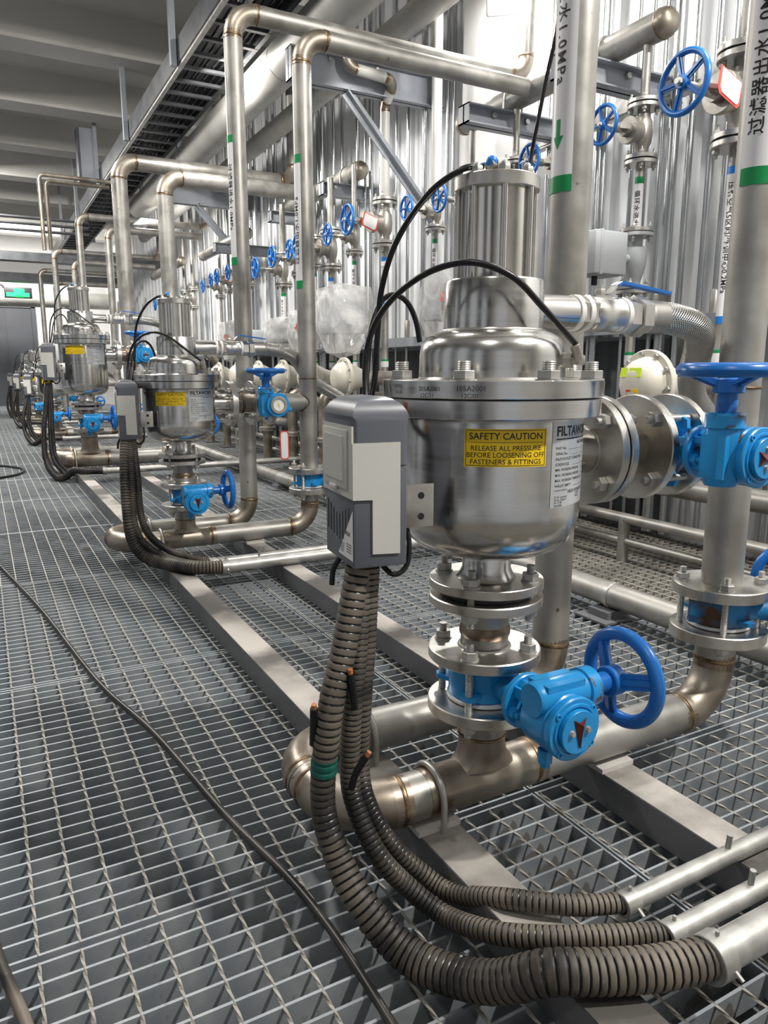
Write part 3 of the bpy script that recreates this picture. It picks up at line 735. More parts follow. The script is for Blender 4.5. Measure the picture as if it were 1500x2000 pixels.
    Rz=pipe_thing('riser_pipe','stainless riser pipe with flanged branch carrying a printed label tape, '+who,[(XF,Y0,df[1]),(XF,Y0,tf),(xh,Y0,tf)],pr,er,loc=(XF,Y0,df[1]))
    part('riser_flange',flange(MB(),.105*k,df[1],df[0],T(XF,Y0,0)),'flange',Rz,world=True)
    part('branch',MB().tube([(xs(1.255),Y0,zn),(XF,Y0,zn)],.044*k,28,False),'pipe',Rz,world=True)
    part('branch_flange',MB().ring(.03,fr,xs(1.235)-ax,xs(1.255)-ax,T(ax,Y0,zn)@rot('Y',90),44,.002),'flange',Rz,world=True)
    sad=[]; 
    for i in range(33):
        a=2*pi*i/32; yy=pr*.98*math.cos(a); sad.append((XF-math.sqrt(max(0,pr*pr-yy*yy))*1.0-.002,Y0+yy,zn+pr*.98*math.sin(a)))
    part('weld',MB().tube(sad,.004,8,False),'weld',Rz,world=True,label='brown saddle weld')
    part('weld',MB().torus(pr,.003,T(XF,Y0,zn+.115*k),28,8),'weld',Rz,world=True)
    rl=Vector(Rz.location)
    bolts(Rz,T(0,0,-rl.z),.083*k,4,df[3],df[0],ph=-135,r=.0075*k,nut=.0135*k)
    # ---- side spool
    t=thing('flanged_spool','short stainless spool with two flanges beside the vessel outlet, '+who,'pipe spool',(xs(1.09),Y0,zn-fr))
    X=T(ax,Y0,zn)@rot('Y',90); q=lambda x: xs(x)-ax
    part('gasket',MB().ring(.03,fr*.93,.240*k,q(1.036),X,40),'ink',t,world=True,label='black gasket')
    part('first_flange',MB().ring(.03,fr,q(1.036),q(1.054),X,44,.002),'flange',t,world=True)
    part('spool',MB().tube([(xs(1.054),Y0,zn),(xs(1.141),Y0,zn)],.0445*k,28,False),'elbow',t,world=True)
    part('weld',MB().torus(.046*k,.005,T(xs(1.10),Y0,zn)@rot('Y',90),28,8),'weld',t,world=True)
    part('second_flange',MB().ring(.03,fr,q(1.141),q(1.161),X,44,.002),'flange',t,world=True)
    me=T(-t.location.x,-t.location.y,-t.location.z)@X
    bolts(t,me,.083*k,4,.222*k,q(1.054),ph=45,r=.0075*k,nut=.0135*k)
    bolts(t,me,.083*k,4,q(1.141),q(1.255),ph=45,r=.0075*k,nut=.0135*k)
    # ---- valves
    zv=(b3[1]+b4[0])/2
    gear_valve('blue gear-operated butterfly valve with upright handwheel under the vessel, '+who,(ax,Y0,zv),None,k,gap=.080)
    gear_valve('blue gear-operated butterfly valve with flat handwheel at the side outlet, '+who,((xs(1.161)+xs(1.235))/2,Y0,zn),(0,-pi/2,0),k,dial=dial,gap=.073)
    gear_valve('blue butterfly valve clamped between flanges on the riser, '+who,(XF,Y0,(df[1]+df[2])/2),(0,0,R(52)),k,gap=.074,rusty=(n==1))
    # ---- clamps and pads
    ubolt('bent steel U-bolt over the front floor pipe left of the tee, '+who,.672,Y0,rz,pr+.007,-.83)
    ubolt('bent steel U-bolt over the rear floor pipe, '+who,.672,Y0+dy,rz,pr+.007,-.83)
    for x,lab in ((.668,'first'),(1.116,'second')):
        solo('support_pad',MB().b2((x-.045,Y0-.045,-.8305),(x+.045,Y0+.02,rz-pr-.0005)),'pad','thin pale pad under the front floor pipe on the %s channel, %s'%(lab,who),'pad')
    # ---- control box, conduits, air hoses
    oy=Y0-1.06; bx=(.462,Y0-.115,-.29) if not big else (.455,Y0-.21,-.075)
    if n==2: bx=(.502,Y0-.12,-.29)
    control_box('grey and cream control box hanging beside the vessel, '+who,bx,k)
    def mp(p):
        if n==2: return p
        x,y,z=p
        if big and z>-.6: z=-.6+(z+.6)*(.505/.3)
        return (x,y+oy-(.09 if big else 0),z)
    HP=REL if n!=2 else REL2
    lo=lambda f:.0205+.0085*min(1,max(0,(f-.35)/.25))
    hm='hose' if n<3 else 'hosed'
    hose('corrugated_conduit','thick dusty black corrugated conduit curving from the control box, '+who,[mp(p) for p in HP['H1']],lo,'corrugated conduits below the boxes',hm,.0125,(.27,.295) if n==1 else None)
    hose('corrugated_conduit','middle thin black corrugated conduit curving from the control box, '+who,[mp(p) for p in HP['H2']],.0168,'corrugated conduits below the boxes',hm)
    hose('corrugated_conduit','inner thin black corrugated conduit curving from the control box, '+who,[mp(p) for p in HP['H3']],.0160,'corrugated conduits below the boxes',hm)
    for (x0,yy,r,lab) in ((.815,.704,.0155,'rear'),(.822,.626,.0165,'middle'),(.828,.560,.0265,'front')):
        y=yy+oy-(.09 if big else 0)
        t=thing('steel_conduit','straight galvanised conduit tube lying across the channels, %s one, %s'%(lab,who),'conduit',(x0,y,-.83),'galvanised conduit tubes')
        zc=-.8295+r; part('tube',MB().tube([(x0,y,zc),(2.55,y+.0,zc)],r,20),'galv',t,world=True)
        part('collar',MB().ring(r*.9,r*1.26,0,.030,T(x0-.016,y,zc)@rot('Y',90),24),'galv',t,world=True)
        part('clamp_screw',MB().rod((x0+.003,y-r*1.2,zc),(x0+.003,y-r*1.3-.010,zc-.006),.003,8),'galv',t,world=True); part('clamp_screw',MB().rod((x0+.003,y,zc+r*1.2),(x0+.003,y,zc+r*1.2+.008),.003,8),'galv',t,world=True)
        if lab!='front': part('stub',MB().rod((1.05 if lab=='rear' else 1.0,y,zc+r*.9),(1.05 if lab=='rear' else 1.0,y-.002,zc+r+.025),.005,10),'galv',t,world=True)
    def mq(p):
        x,y,z=p; z=z+(ext if z>-.06 else ext*.8)
        return (ax+(x-.79)*k,Y0+(y-1.06)*k,zb+(z+.388)*k)
    for key,lab in (('P1','tall outer'),('P2','long arching'),('P3','small looped')):
        airhose('%s thin black air hose by the vessel top, %s'%(lab,who),[mq(p) for p in REL[key]],'black air hoses')
    # ---- flush line: ball valve and braided hose
    zt1=zt(.105); Q=lambda x: ax+(x-.79)*k
    t=thing('ball_valve','stainless ball valve with blue lever on the flush line, '+who,'valve',(Q(1.02),Y0,zt1-.035*k))
    A=lambda x: T(Q(x),Y0,zt1)@rot('Y',90)@Matrix.Scale(k,4)
    part('hex_end',MB().hexa(.0335,0,.016,A(.972)).hexa(.0345,.028,.040,A(.972)),'flange',t,world=True)
    for q0,xx in ((-.007,.972),(0,.988),(0,1.084)): part('thread_tape',MB().cyl(.0328,q0,q0+.0105,A(xx),24),'ptfe',t,world=True,label='white thread tape')
    part('body',MB().lathe([(0,0),(.031,0),(.0325,.004),(.0325,.03),(.0312,.032),(.0312,.062),(.0325,.064),(.0325,.074),(0,.074)],A(1.008),32),'flange',t,world=True)
    part('hex_outlet',MB().hexa(.0345,0,.026,A(1.094)),'flange',t,world=True)
    kz=Matrix.Scale(k,4); Bt=T(Q(1.035),Y0,zt1)@kz
    part('stem_nut',MB().b2((-.02,-.012,.028),(.02,.012,.034),Bt).hexa(.010,.034,.046,Bt).cyl(.006,.046,.054,Bt,10),'galv',t,world=True)
    lv=MB(); pts=[(-.005,0,.0375),(.022,0,.0385),(.038,0,.054),(.050,0,.060),(.172,-.01,.045)]
    for a,b in zip(pts,pts[1:]):
        if a[0]<.02: lv.bar(Bt@Vector(a),Bt@Vector(b),.018*k,.003*k)
    lv.bar(Bt@Vector(pts[1]),Bt@Vector(pts[2]),.018*k,.003*k)
    part('lever',lv,'galv',t,world=True)
    lv=MB(); lv.bar(Bt@Vector(pts[2]),Bt@Vector(pts[3]),.020*k,.0045*k); lv.bar(Bt@Vector(pts[3]),Bt@Vector(pts[4]),.020*k,.005*k)
    part('lever_grip',lv,'wheel',t,world=True,label='dark blue lever grip')
    t=thing('braided_hose','steel braided flexible hose curving down behind the riser, '+who,'hose',(Q(1.8),Y0+.2,zt1-.35*k),'braided flush hoses')
    part('hose_nut',MB().hexa(.0395,0,.026,A(1.122)).cyl(.033,.026,.034,A(1.122),24),'flange',t,world=True)
    part('ferrule',MB().cyl(.0315,0,.046,A(1.155),28,.001),'pipe',t,world=True)
    pp=[(Q(1.195),Y0,zt1),(Q(1.235),Y0,zt1-.002),(Q(1.30),Y0+.006,zt1-.012),(Q(1.355),Y0+.028,zt1-.030),(Q(1.405),Y0+.07,zt1-.065),(Q(1.46),Y0+.125,zt1-.112),(Q(1.53),Y0+.175,zt1-.16),(Q(1.62),Y0+.22,zt1-.20),(Q(1.72),Y0+.25,zt1-.25),(Q(1.77),Y0+.26,zt1-.30)]
    part('braid',MB().tube(spline(pp,8),.031*k,24,uv=True),'braid',t,world=True)
    e0=Vector(pp[-1]); dv=(e0-Vector(pp[-2])).normalized()
    part('end_nut',MB().hexa(.040*k,0,.03,aim(e0,dv)).cyl(.03*k,.03,.09,aim(e0,dv),20),'elbow',t,world=True)
    return L,Rz,(ax,XF,XR,dy,pr)

L1,R1,g1=station(1.06,'nearest filter',n=1)
L2,R2,g2=station(3.42,'second filter back',n=2,dial=True,XF=1.425)
station(6.93,'third, taller filter',big=True,n=3)
station(10.2,'fourth filter back',n=4,XF=1.577,XRo=1.27,tops=(1.758,1.93))
station(13.3,'fifth filter back',n=5,XF=1.50,XRo=1.24,tops=(1.735,1.92))
station(16.2,'sixth filter back',n=6,XF=1.46,XRo=1.22,tops=(1.70,1.95))
# printed label tapes on the risers
tape(R1,1.46,1.06,.0445,-100,10,.374,1.3,'过滤器出水1.0MPa',.0345,-66,'up',[(.374,.408)],tz=.468)
tape(L1,1.19,1.325,.0445,-128,-40,.384,1.25,'过滤器进水1.0MPa',.033,-86,'down',[(.384,.418)],arrow=(.472,.532),tz=.905,sp=1.25)
tape(R2,1.425,3.42,.0445,-115,-42,.39,.99,'过滤器出水1.0MPa',.036,-78,'up',[(.39,.426),(.952,.99)],tz=.50)
tape(L2,1.19,3.685,.0445,-115,-42,.514,1.108,'过滤器进水1.0MPa',.036,-78,'down',[(.514,.55),(1.074,1.108)],tz=.98)

# ---------------------------------------------------------------- overhead: headers, brackets, ducts, cable tray
def header(y0,y1,x,z,r,lab):
    t=thing('header_pipe',lab,'pipe',(x,y0,z-r))
    part('pipe',MB().tube([(x,y0,z),(x,y1,z)],r,28,False),'pipe',t,world=True)
    for y,s in ((y0,-1),(y1,1)):
        part('end_cap',MB().lathe([(r,0),(r*1.0,r*.35),(r*.86,r*.72),(r*.6,r*.95),(r*.3,r*1.04),(0,r*1.06)],aim((x,y,z),(0,s,0)),28),'elbow',t,world=True,ang=70)
        part('weld',MB().torus(r,.003,aim((x,y,z),(0,1,0)),28,8),'weld',t,world=True)
    return t
header(2.55,4.06,2.78,1.50,.062,'capped header pipe on wall brackets near the flood lamp')
header(5.93,7.7,2.98,1.67,.072,'second capped header pipe on a wall bracket, round cap toward the front')
header(8.35,10.2,2.78,1.52,.065,'third capped header pipe, partly behind a labelled riser')
header(11.4,13.4,2.78,1.60,.065,'fourth capped header pipe far down the row')
def bracket(x0,x1,y,zt,h,lab,brace=None):
    t=thing('bracket_arm',lab,'bracket',(x1,y,zt-h))
    w=.05
    b=MB(); b.b2((x0,y-w,zt-.008),(x1,y+w,zt)); b.b2((x0,y-w,zt-h),(x1,y+w,zt-h+.008)); b.b2((x0,y-.006,zt-h),(x1,y+.006,zt)); b.b2((x0,y-w,zt-h),(x0+.006,y+w,zt))
    part('arm',b,'strut',t,world=True)
    if brace:
        b=MB(); a,c=Vector((brace[0],y,zt-h)),Vector((x1-.05,y,zt-h-(x1-brace[0])*1.0)); b.bar(a,c,.09,.012); b.bar(a,c,.012,.09); part('brace',b,'strut',t,world=True)
    for xx in (x0+.25*(x1-x0),x0+.55*(x1-x0)): part('bolt',MB().hexa(.016,0,.018,aim((xx,y-.006,zt-.03),(0,-1,0))),'galv',t,world=True)
    return t
bracket(2.46,3.24,3.62,1.435,.10,'grey steel bracket arm under the header behind the nearest filter')
bracket(2.46,3.24,2.86,1.435,.11,'grey steel bracket arm under the header right of the labelled riser')
bracket(2.72,3.24,6.15,1.595,.11,'grey steel bracket arm under the round-capped second header')
bracket(2.72,3.24,7.45,1.595,.11,'grey bracket arm under the far end of the second header')
bracket(2.5,3.24,8.7,1.45,.11,'dark bracket arm under the third header')
bracket(2.02,3.24,5.08,2.147,.21,'large grey cantilever beam with diagonal brace carrying the overhead ducts',brace=(2.45,))
bracket(2.02,3.24,9.2,2.147,.21,'far grey cantilever beam with diagonal brace under the ducts',brace=(2.45,))
for (x,y,z,r,lab) in ((2.78,3.60,1.50,.066,'thin U-bolt over the header behind the nearest filter'),(2.78,2.88,1.50,.066,'thin U-bolt over the header beside the labelled riser'),(2.98,6.15,1.67,.078,'bright U-bolt over the round-capped second header')):
    pts=[(x-r,y,z-.07)]+[(x-r*math.cos(a),y,z+r*math.sin(a)) for a in [pi*i/12 for i in range(13)]]+[(x+r,y,z-.07)]
    solo('pipe_clamp',MB().tube(pts,.006,8),'galv',lab,'pipe clamp')
def duct(x,z,r,y0,y1,lab):
    t=thing('overhead_duct',lab,'duct',(x,y0,z-r))
    part('duct_wall',MB().tube([(x,y0,z),(x,y1,z)],r,32),'duct',t,world=True)
    j=y0+1.3
    while j<y1: part('joint_band',MB().ring(r*.97,r*1.015,-.02,.02,aim((x,j,z),(0,1,0)),32),'duct',t,world=True); j+=2.9
duct(2.24,2.30,.150,1.5,11.5,'wide grey overhead duct running beside the cable tray')
duct(2.66,2.235,.085,1.5,13.5,'narrower overhead pipe between the wide duct and the wall')
duct(2.75,2.75,.11,1.0,9,'pale overhead pipe close under the ceiling by the lamp')
# cable tray
t=thing('cable_tray','long dark ladder cable tray hung from the ceiling over the filters','cable tray',(1.86,2,2.4))
for x,nm in ((1.62,'side_rail'),(2.10,'side_rail')):
    s=-1 if x<1.8 else 1
    b=MB(); b.b2((x-.003,1.2,2.42),(x+.003,19,2.60)); b.b2((x,1.2,2.59),(x-.035*s,19,2.60)); b.b2((x,1.2,2.415),(x-.035*s,19,2.425)); part(nm,b,'strutd',t,world=True)
part('edge_strip',MB().b2((1.625,1.2,2.395),(1.66,19,2.412)),'galv',t,world=True,label='bright galvanised lower edge strip')
rg=MB().b2((-.24,-.02,-.012),(.24,.02,.012)).mesh('rung','strutd')
for i in range(58): lnk('rung',rg,t,T(1.86-1.86,1.4+.30*i-2,2.425-2.4))
part('cover_plate',MB().b2((1.62,1.2,2.56),(2.10,19,2.566)),'strutd',t,world=True)
hg=MB().b2((-.022,-.03,0),(.022,.03,1.0)).mesh('hanger','strut')
for y in (4.6,6.46,8.65,10.8,13.1,15.5):
    for x in (1.585,2.135): lnk('hanger',hg,t,T(x-1.86,y-2,0))
for k in range(7):
    x=1.70+.055*k; pts=[(x+random.uniform(-.015,.015),1.3+1.1*i,2.452+random.uniform(0,.015)) for i in range(16)]
    solo('tray_cable',MB().tube(spline(pts,3),.011,8),'black','black power cable lying in the overhead cable tray','cable','black cables in the cable tray')
t=thing('cable_riser','tall grey cable duct rising from the tray to the ceiling at the left','cable duct',(1.45,10.9,2.45))
part('duct_body',MB().b2((1.38,10.9,2.45),(1.60,11.1,3.1)),'strutd',t,world=True); part('duct_lid',MB().b2((1.41,10.88,2.45),(1.57,10.9,3.1)),'strut',t,world=True)
# flood lamp by the pilaster
t=thing('flood_lamp','glaring white flood lamp fixed high on the wall','lamp',(2.90,3.86,2.05),rotm=(0,R(-22),R(50)))
part('housing',MB().b2((-.09,-.10,0),(.02,.10,.16),bev=.01),'greycast',t)
part('lens',MB().b2((-.097,-.085,.012),(-.091,.085,.15)),'glow',t,label='lit white lens')
lamp((2.79,3.73,2.08),(2.2,2.9,1.0),30,.17,.14,(1,.98,.96)); lamp((2.95,3.84,2.30),(3.02,3.95,.9),34,.12,.12,(1,.98,.96))
# dogleg steam pipe
pipe_thing('dogleg_pipe','thin pale pipe with a double bend in front of the diagonal brace',[(2.405,4.97,3.1),(2.405,4.97,2.055),(2.78,4.97,2.03),(2.78,5.11,1.90),(2.78,5.11,1.16)],.036,.07,mt='boxl')
solo('straight_pipe',MB().rod((2.78,4.40,1.12),(2.78,4.40,3.3),.034,20),'boxl','pale straight vertical pipe feeding a blue handwheel valve under the flood lamp','pipe')

# ---------------------------------------------------------------- wall globe valves with blue handwheels
def globe_valve(lab,loc,s,group='globe valves with blue handwheels along the wall',tagged=False):
    t=thing('globe_valve',lab,'valve',loc,group,scale=s)
    b=MB(); b.lathe([(.028,-.115),(.028,-.070),(.041,-.045),(.045,0),(.041,.045),(.028,.070),(.028,.115)],n=24)
    b.cyl(.045,.03,.075,rot('Y',-90),24); part('body',b,'cast',t,ang=60)
    part('flange',MB().ring(.02,.075,.100,.116,n=28),'flange',t); part('flange',MB().ring(.02,.075,-.116,-.100,n=28),'flange',t)
    part('gasket',MB().ring(.02,.068,.116,.122,n=24),'ink',t); part('gasket',MB().ring(.02,.068,-.122,-.116,n=24),'ink',t)
    part('mating_flange',MB().ring(.02,.075,.122,.138,n=28),'flange',t); part('mating_flange',MB().ring(.02,.075,-.138,-.122,n=28),'flange',t)
    k=bolt_mesh(.100,.138,.006,.010)
    for a in (45,135,225,315): lnk('bolt',k,t,rot('Z',a)@T(.057,0,0)); lnk('bolt',k,t,rot('Z',a)@T(.057,0,-.238))
    part('bonnet',MB().ring(.01,.058,.075,.098,rot('Y',-90),28).cyl(.03,.098,.125,rot('Y',-90),20),'cast',t)
    y=MB(); 
    for q in (-1,1): y.bar((-.11,q*.028,0),(-.165,q*.016,0),.012,.012)
    y.cyl(.02,.155,.185,rot('Y',-90),16); part('yoke',y,'cast',t)
    part('stem',MB().cyl(.008,.10,.275,rot('Y',-90),12),'galv',t)
    part('handwheel',hwheel(.088,.009,5,.019,-.004,.017),'wheel',t,T(-.245,0,0)@rot('Y',-90),label='royal blue five-spoke handwheel')
    part('wheel_nut',MB().hexa(.011,.255,.268,rot('Y',-90)),'galv',t)
    if tagged:
        g=part('tag',MB().prism([(-.05,-.03),(-.04,-.045),(.04,-.045),(.05,-.03),(.05,.04),(-.05,.04)],.002,T(-.13,-.06,-.01)@rot('Y',20)@rot('X',80)),'redtag',t,label='red bordered white tag')
        part('tag_paper',MB().prism([(-.042,-.026),(-.034,-.038),(.034,-.038),(.042,-.026),(.042,.034),(-.042,.034)],.003,T(-.13,-.062,-.01)@rot('Y',20)@rot('X',80)),'white',g)
    return t
VX=2.78
GV=[(2.125,1.075,1.36,'biggest blue handwheel valve at upper right beside the labelled riser',1,2.78),
    (2.63,1.075,1.0,'small handwheel valve half hidden behind the labelled riser, under the capped pipe',0,2.78),
    (3.15,1.05,.95,'handwheel valve seen just above the piston top plate of the nearest filter',0,2.78),
    (3.56,1.05,.95,'valve on the header branch directly behind the nearest piston top',0,2.78),
    (3.99,1.03,.95,'handwheel valve crossed by the air hose left of the nearest piston',0,2.78),
    (4.40,1.05,.92,'second handwheel valve left of the nearest piston, below the pale straight pipe',0,2.78),
    (5.11,1.09,1.28,'large handwheel valve with red tag under the double-bend pipe',1,2.78),
    (5.63,1.07,.98,'small handwheel valve under the round pipe cap',0,2.78),
    (6.09,1.04,1.26,'large handwheel valve just left of the second riser tape',0,2.78),
    (6.45,1.07,1.0,'handwheel valve half hidden by the second labelled riser',0,2.78),
    (6.80,1.05,1.15,'third handwheel valve left of the second labelled riser',0,2.78),
    (7.25,1.0,1.2,'handwheel valve just right of the first labelled riser',0,2.78),
    (8.95,1.16,1.05,'handwheel valve just left of the first labelled riser',0,2.98),
    (9.34,1.155,1.15,'second handwheel valve left of the first labelled riser',1,2.98),
    (9.74,1.16,1.0,'third handwheel valve left of the first labelled riser',0,2.98),
    (10.15,1.12,1.0,'fourth handwheel valve left of the first labelled riser',0,2.98),
    (11.6,1.1,1.1,'small far handwheel valve above the second piston',0,2.98),
    (12.1,1.1,1.1,'very far handwheel valve left of the second piston top',0,2.98),
    (13.0,1.1,1.2,'farthest blue handwheel valve near the end wall',0,2.98)]
for i,(y,z,s,lab,tg,x) in enumerate(GV):
    globe_valve(lab,(x,y,z),s,tagged=bool(tg))
    r=.02*s if s<1.1 else .028
    up={2.63:1.45,3.56:1.45,3.99:1.45,5.63:1.62,6.09:1.62,6.45:1.62,6.8:1.62,7.25:1.62}.get(y,3.4)
    if y in (5.11,4.40): up=None
    t=thing('valve_pipe','vertical pipe through the '+' '.join(lab.split()[:12]),'pipe',(x,y,-.3))
    if up: part('upper_pipe',MB().rod((x,y,z+.138*s),(x,y,up),r,16),'pipe',t,world=True)
    part('lower_pipe',MB().rod((x,y,-.30),(x,y,z-.138*s),r,16),'pipe',t,world=True)
    if i<12:
        col='tapeblue' if i in (0,4,6,8) else 'green'
        z1=z-.19*s; z0=z1-(.62 if i==0 else .36)
        tape(t,x,y,r,-125,20,z0,z1,'压缩空气5区网/外训中心0.2MPa' if i==0 else '压缩空气1.0MPa' if col=='tapeblue' else '循环水进水1.0MPa',.030,-72,'down',[(z0,z0+.03),(z1-.03,z1)],tz=z1-.06,col=col)
        part('small_tag',MB().ring(r,r*1.08,.03,.09,T(x,y,0),16),'white',t,world=True)
        part('tag_stripe',MB().ring(r,r*1.1,.075,.09,T(x,y,0),16),'green',t,world=True)
# ---------------------------------------------------------------- control valves with boxed / wrapped actuators
def control_valve(x,y,z,lab,s=1):
    t=thing('control_valve',lab,'valve',(x,y,z),'grey control valves on the wall pipes',scale=s)
    part('body',MB().lathe([(.03,-.14),(.03,-.10),(.036,-.09),(.052,-.03),(.056,.035),(.052,.05),(.03,.06),(.03,.12)],n=24),'greycast',t)
    part('flange',MB().ring(.02,.078,.10,.116,n=28),'greycast',t); part('flange',MB().ring(.02,.078,-.138,-.120,n=28),'greycast',t)
    part('mating_flange',MB().ring(.02,.078,.120,.136,n=28),'flange',t); part('mating_flange',MB().ring(.02,.078,-.158,-.142,n=28),'flange',t)
    k=bolt_mesh(.10,.136,.006,.010)
    for a in (30,120,210,300): lnk('bolt',k,t,rot('Z',a)@T(.060,0,0)); lnk('bolt',k,t,rot('Z',a)@T(.060,0,-.256))
    part('neck',MB().cyl(.02,.04,.16,rot('Y',-90),16),'greycast',t)
for y,z,w in ((2.63,.52,'behind the blue lever ball valve of the nearest filter'),(3.99,.40,'behind the nearest filter neck'),(5.63,.36,'right of the big plastic-wrapped actuator'),(6.45,.33,'behind the second riser'),(7.25,.30,'between the two labelled risers'),(8.95,.33,'left of the first labelled riser')):
    control_valve(2.78 if y<8 else 2.98,y,z,'grey control valve body between flanges '+w,1.0)
a=thing('actuator_box','bare grey actuator box left of the control valve above the blue lever','actuator',(2.55,2.63,.43))
part('case',MB().box(.20,.16,.19,T(0,0,.095),.012),'greycast',a); part('lid',MB().box(.02,.165,.195,T(-.06,0,.095),.004),'greycast',a)
part('gland',MB().cyl(.014,-.04,0,T(-.02,0,0),12),'ink',a)
def wrapped(lab,x,y,z,sx,sy,sz,red=False,seed=1):
    rnd=random.Random(seed); t=thing('wrapped_actuator',lab,'actuator',(x,y,z-sz/2),'plastic-wrapped actuators along the wall')
    part('actuator_case',MB().box(sx*.8,sy*.8,sz*.62,T(0,0,sz*.62),.01),'greycast',t)
    bm=bmesh.new(); bmesh.ops.create_cube(bm,size=1); bmesh.ops.subdivide_edges(bm,edges=bm.edges[:],cuts=15,use_grid_fill=True)
    for v in bm.verts:
        c=v.co.copy(); n=c.normalized()*.60; c=c*.72+n*.28
        taper=1-.75*max(0,(-c.z-.10))*1.3
        p=c*3.2+Vector((seed*3.1,0,seed)); f=1+.16*abs(noise.noise(p))+.10*abs(noise.noise(p*2.3))-.10
        v.co=Vector((c.x*sx*f*taper+.03*c.z*sx,c.y*sy*f*taper,c.z*sz*(1+.10*noise.noise(p*.6))+sz/2))
    bm.verts.index_update(); w=MB(); w.add([v.co.copy() for v in bm.verts],[[v.index for v in f.verts] for f in bm.faces]); bm.free()
    part('plastic_film',w,'wrap',t,ang=25,label='crumpled clear plastic film')
    if red:
        p=MB(); 
        for dx,dz,ww,hh in ((.02,.50,.055,.035),(-.03,.58,.03,.03),(.05,.43,.035,.025)):
            p.prism([((ww*(1+.35*rnd.uniform(-1,1)))*math.cos(q*pi/6),(hh*(1+.35*rnd.uniform(-1,1)))*math.sin(q*pi/6)) for q in range(12)],.003,T(-sx*.34+dx,-sy*.57,sz*dz)@rot('X',90))
        part('red_print',p,'redprint',t,label='red printed patch')
    part('cable',MB().tube(spline([(0,0,sz*.1),(.01,0,-.1),(.06,.02,-.28),(.20,.06,-.40)]),.014,10),'hosed',t)
wrapped('largest plastic-wrapped actuator, right of the second labelled riser',2.44,5.15,.37,.34,.34,.50,False,3)
wrapped('plastic-wrapped actuator with red print between the air hoses and the nearest vessel',2.44,3.72,.37,.26,.26,.42,True,5)
wrapped('plastic-wrapped actuator with red print left of the second riser',2.50,6.05,.33,.26,.26,.36,True,8)
wrapped('small plastic-wrapped actuator, second left of the second riser',2.50,6.62,.32,.28,.26,.32,False,11)
wrapped('small wrapped actuator with red print left of the first labelled riser',2.62,8.5,.34,.30,.30,.46,True,14)
a=thing('actuator_box','flat grey actuator box behind the small wrapped actuators','actuator',(2.60,7.2,.20)); part('case',MB().box(.5,.2,.20,T(0,0,.1),.015),'greycast',a); part('lid',MB().box(.46,.02,.17,T(0,-.105,.1),.004),'greycast',a)
a=thing('actuator_box','far pale grey actuator box left of the red printed wrap','actuator',(2.68,9.4,.16)); part('case',MB().box(.6,.2,.22,T(0,0,.11),.015),'greycast',a); part('lid',MB().box(.5,.02,.18,T(0,-.105,.11),.004),'greycast',a)
# cream diaphragm heads on the lower manifold
def dome_valve(lab,x,y,z,r,labels=False):
    t=thing('diaphragm_valve',lab,'valve',(x,y,z-r),'cream diaphragm valve heads',scale=1)
    A=T(0,0,r)@rot('Y',-90)
    part('head',MB().lathe([(r*.80,.012),(r*.76,.02),(r*.72,.045),(r*.55,.075),(r*.32,.086),(0,.088)],A,36),'cream',t,ang=70)
    part('rim',MB().cyl(r,-.012,.012,A,40,.003),'cream',t); part('back_shell',MB().lathe([(r*.85,-.012),(r*.7,-.06),(r*.45,-.14),(r*.3,-.22),(0,-.22)],A,32),'cream',t)
    k=MB().hexa(.010,.012,.022).mesh('bolt','galv')
    for i in range(10): lnk('bolt',k,t,A@rot('Z',36*i+10)@T(r*.89,0,0))
    part('stub',MB().cyl(r*.35,-.40,-.2,A,20),'cast',t)
    if labels:
        for nm,mt,yy,zz,w,h in (('lime_label','lime',-.012,.045,.062,.036),('lime_label','lime',.045,.045,.034,.038),('yellow_label','yellow',-.02,-.045,.028,.05),('red_label','redtag',.014,-.045,.024,.045)):
            part(nm,MB().box(.002,w,h,T(-.0885 if abs(zz)<.03 else -.083,yy,r+zz)@rot('Y',10 if zz>0 else -10)),mt,t)
    return t
for (y,lab,l) in ((2.12,'nearest cream diaphragm valve head with lime stickers behind the outlet flanges',True),(4.95,'cream diaphragm valve head right of the second riser',False),(5.6,'cream diaphragm valve head behind the dial valve of the second filter',False),(6.2,'second cream diaphragm valve head left of the second riser',False),(6.85,'third cream diaphragm valve head left of the second riser',False),(7.5,'fourth cream diaphragm valve head left of the second riser',False),(8.2,'fifth cream diaphragm valve head left of the second riser',False)):
    dome_valve(lab,2.35,y,-.05,.135 if y<3 else .15,l)
# lower manifold, shelves and rails on the wall
def alongY(name,lab,cat,x,z,r,y0,y1,mt): return solo(name,MB().rod((x,y0,z),(x,y1,z),r,20),mt,lab,cat)
alongY('manifold_pipe','dark horizontal manifold pipe behind the cream valve heads','pipe',2.78,-.30,.06,1.3,12,'pipe')
alongY('manifold_pipe','lower dark manifold pipe near the floor by the wall','pipe',2.9,-.55,.05,1.3,12,'pipe')
alongY('floor_pipe','long stainless pipe lying on saddles along the floor behind the filters','pipe',2.0,-.82,.046,1.0,12,'pipe')
for i,y in enumerate((1.9,5.35,8.0)):
    t=thing('pipe_saddle',('nearest','second','third')[i]+' steel saddle block under the long floor pipe','pipe support',(2.0,y,ZG))
    part('block',MB().b2((-.07,-.05,0),(.07,.05,.034)),'beam',t); part('base_plate',MB().b2((-.11,-.08,0),(.11,.08,.008)),'beam',t); part('strap',MB().ring(.0465,.050,-.012,.012,aim((0,0,.08),(0,1,0)),24),'galv',t)
t=thing('guard_rail','low dark pipe rail on posts in front of the wall manifold','rail',(2.65,1.2,ZG))
part('top_rail',MB().rod((2.65,1.0,-.69),(2.65,9,-.69),.025,16),'pipe',t,world=True); part('lower_rail',MB().rod((2.65,1.0,-.80),(2.65,9,-.80),.018,14),'pipe',t,world=True)
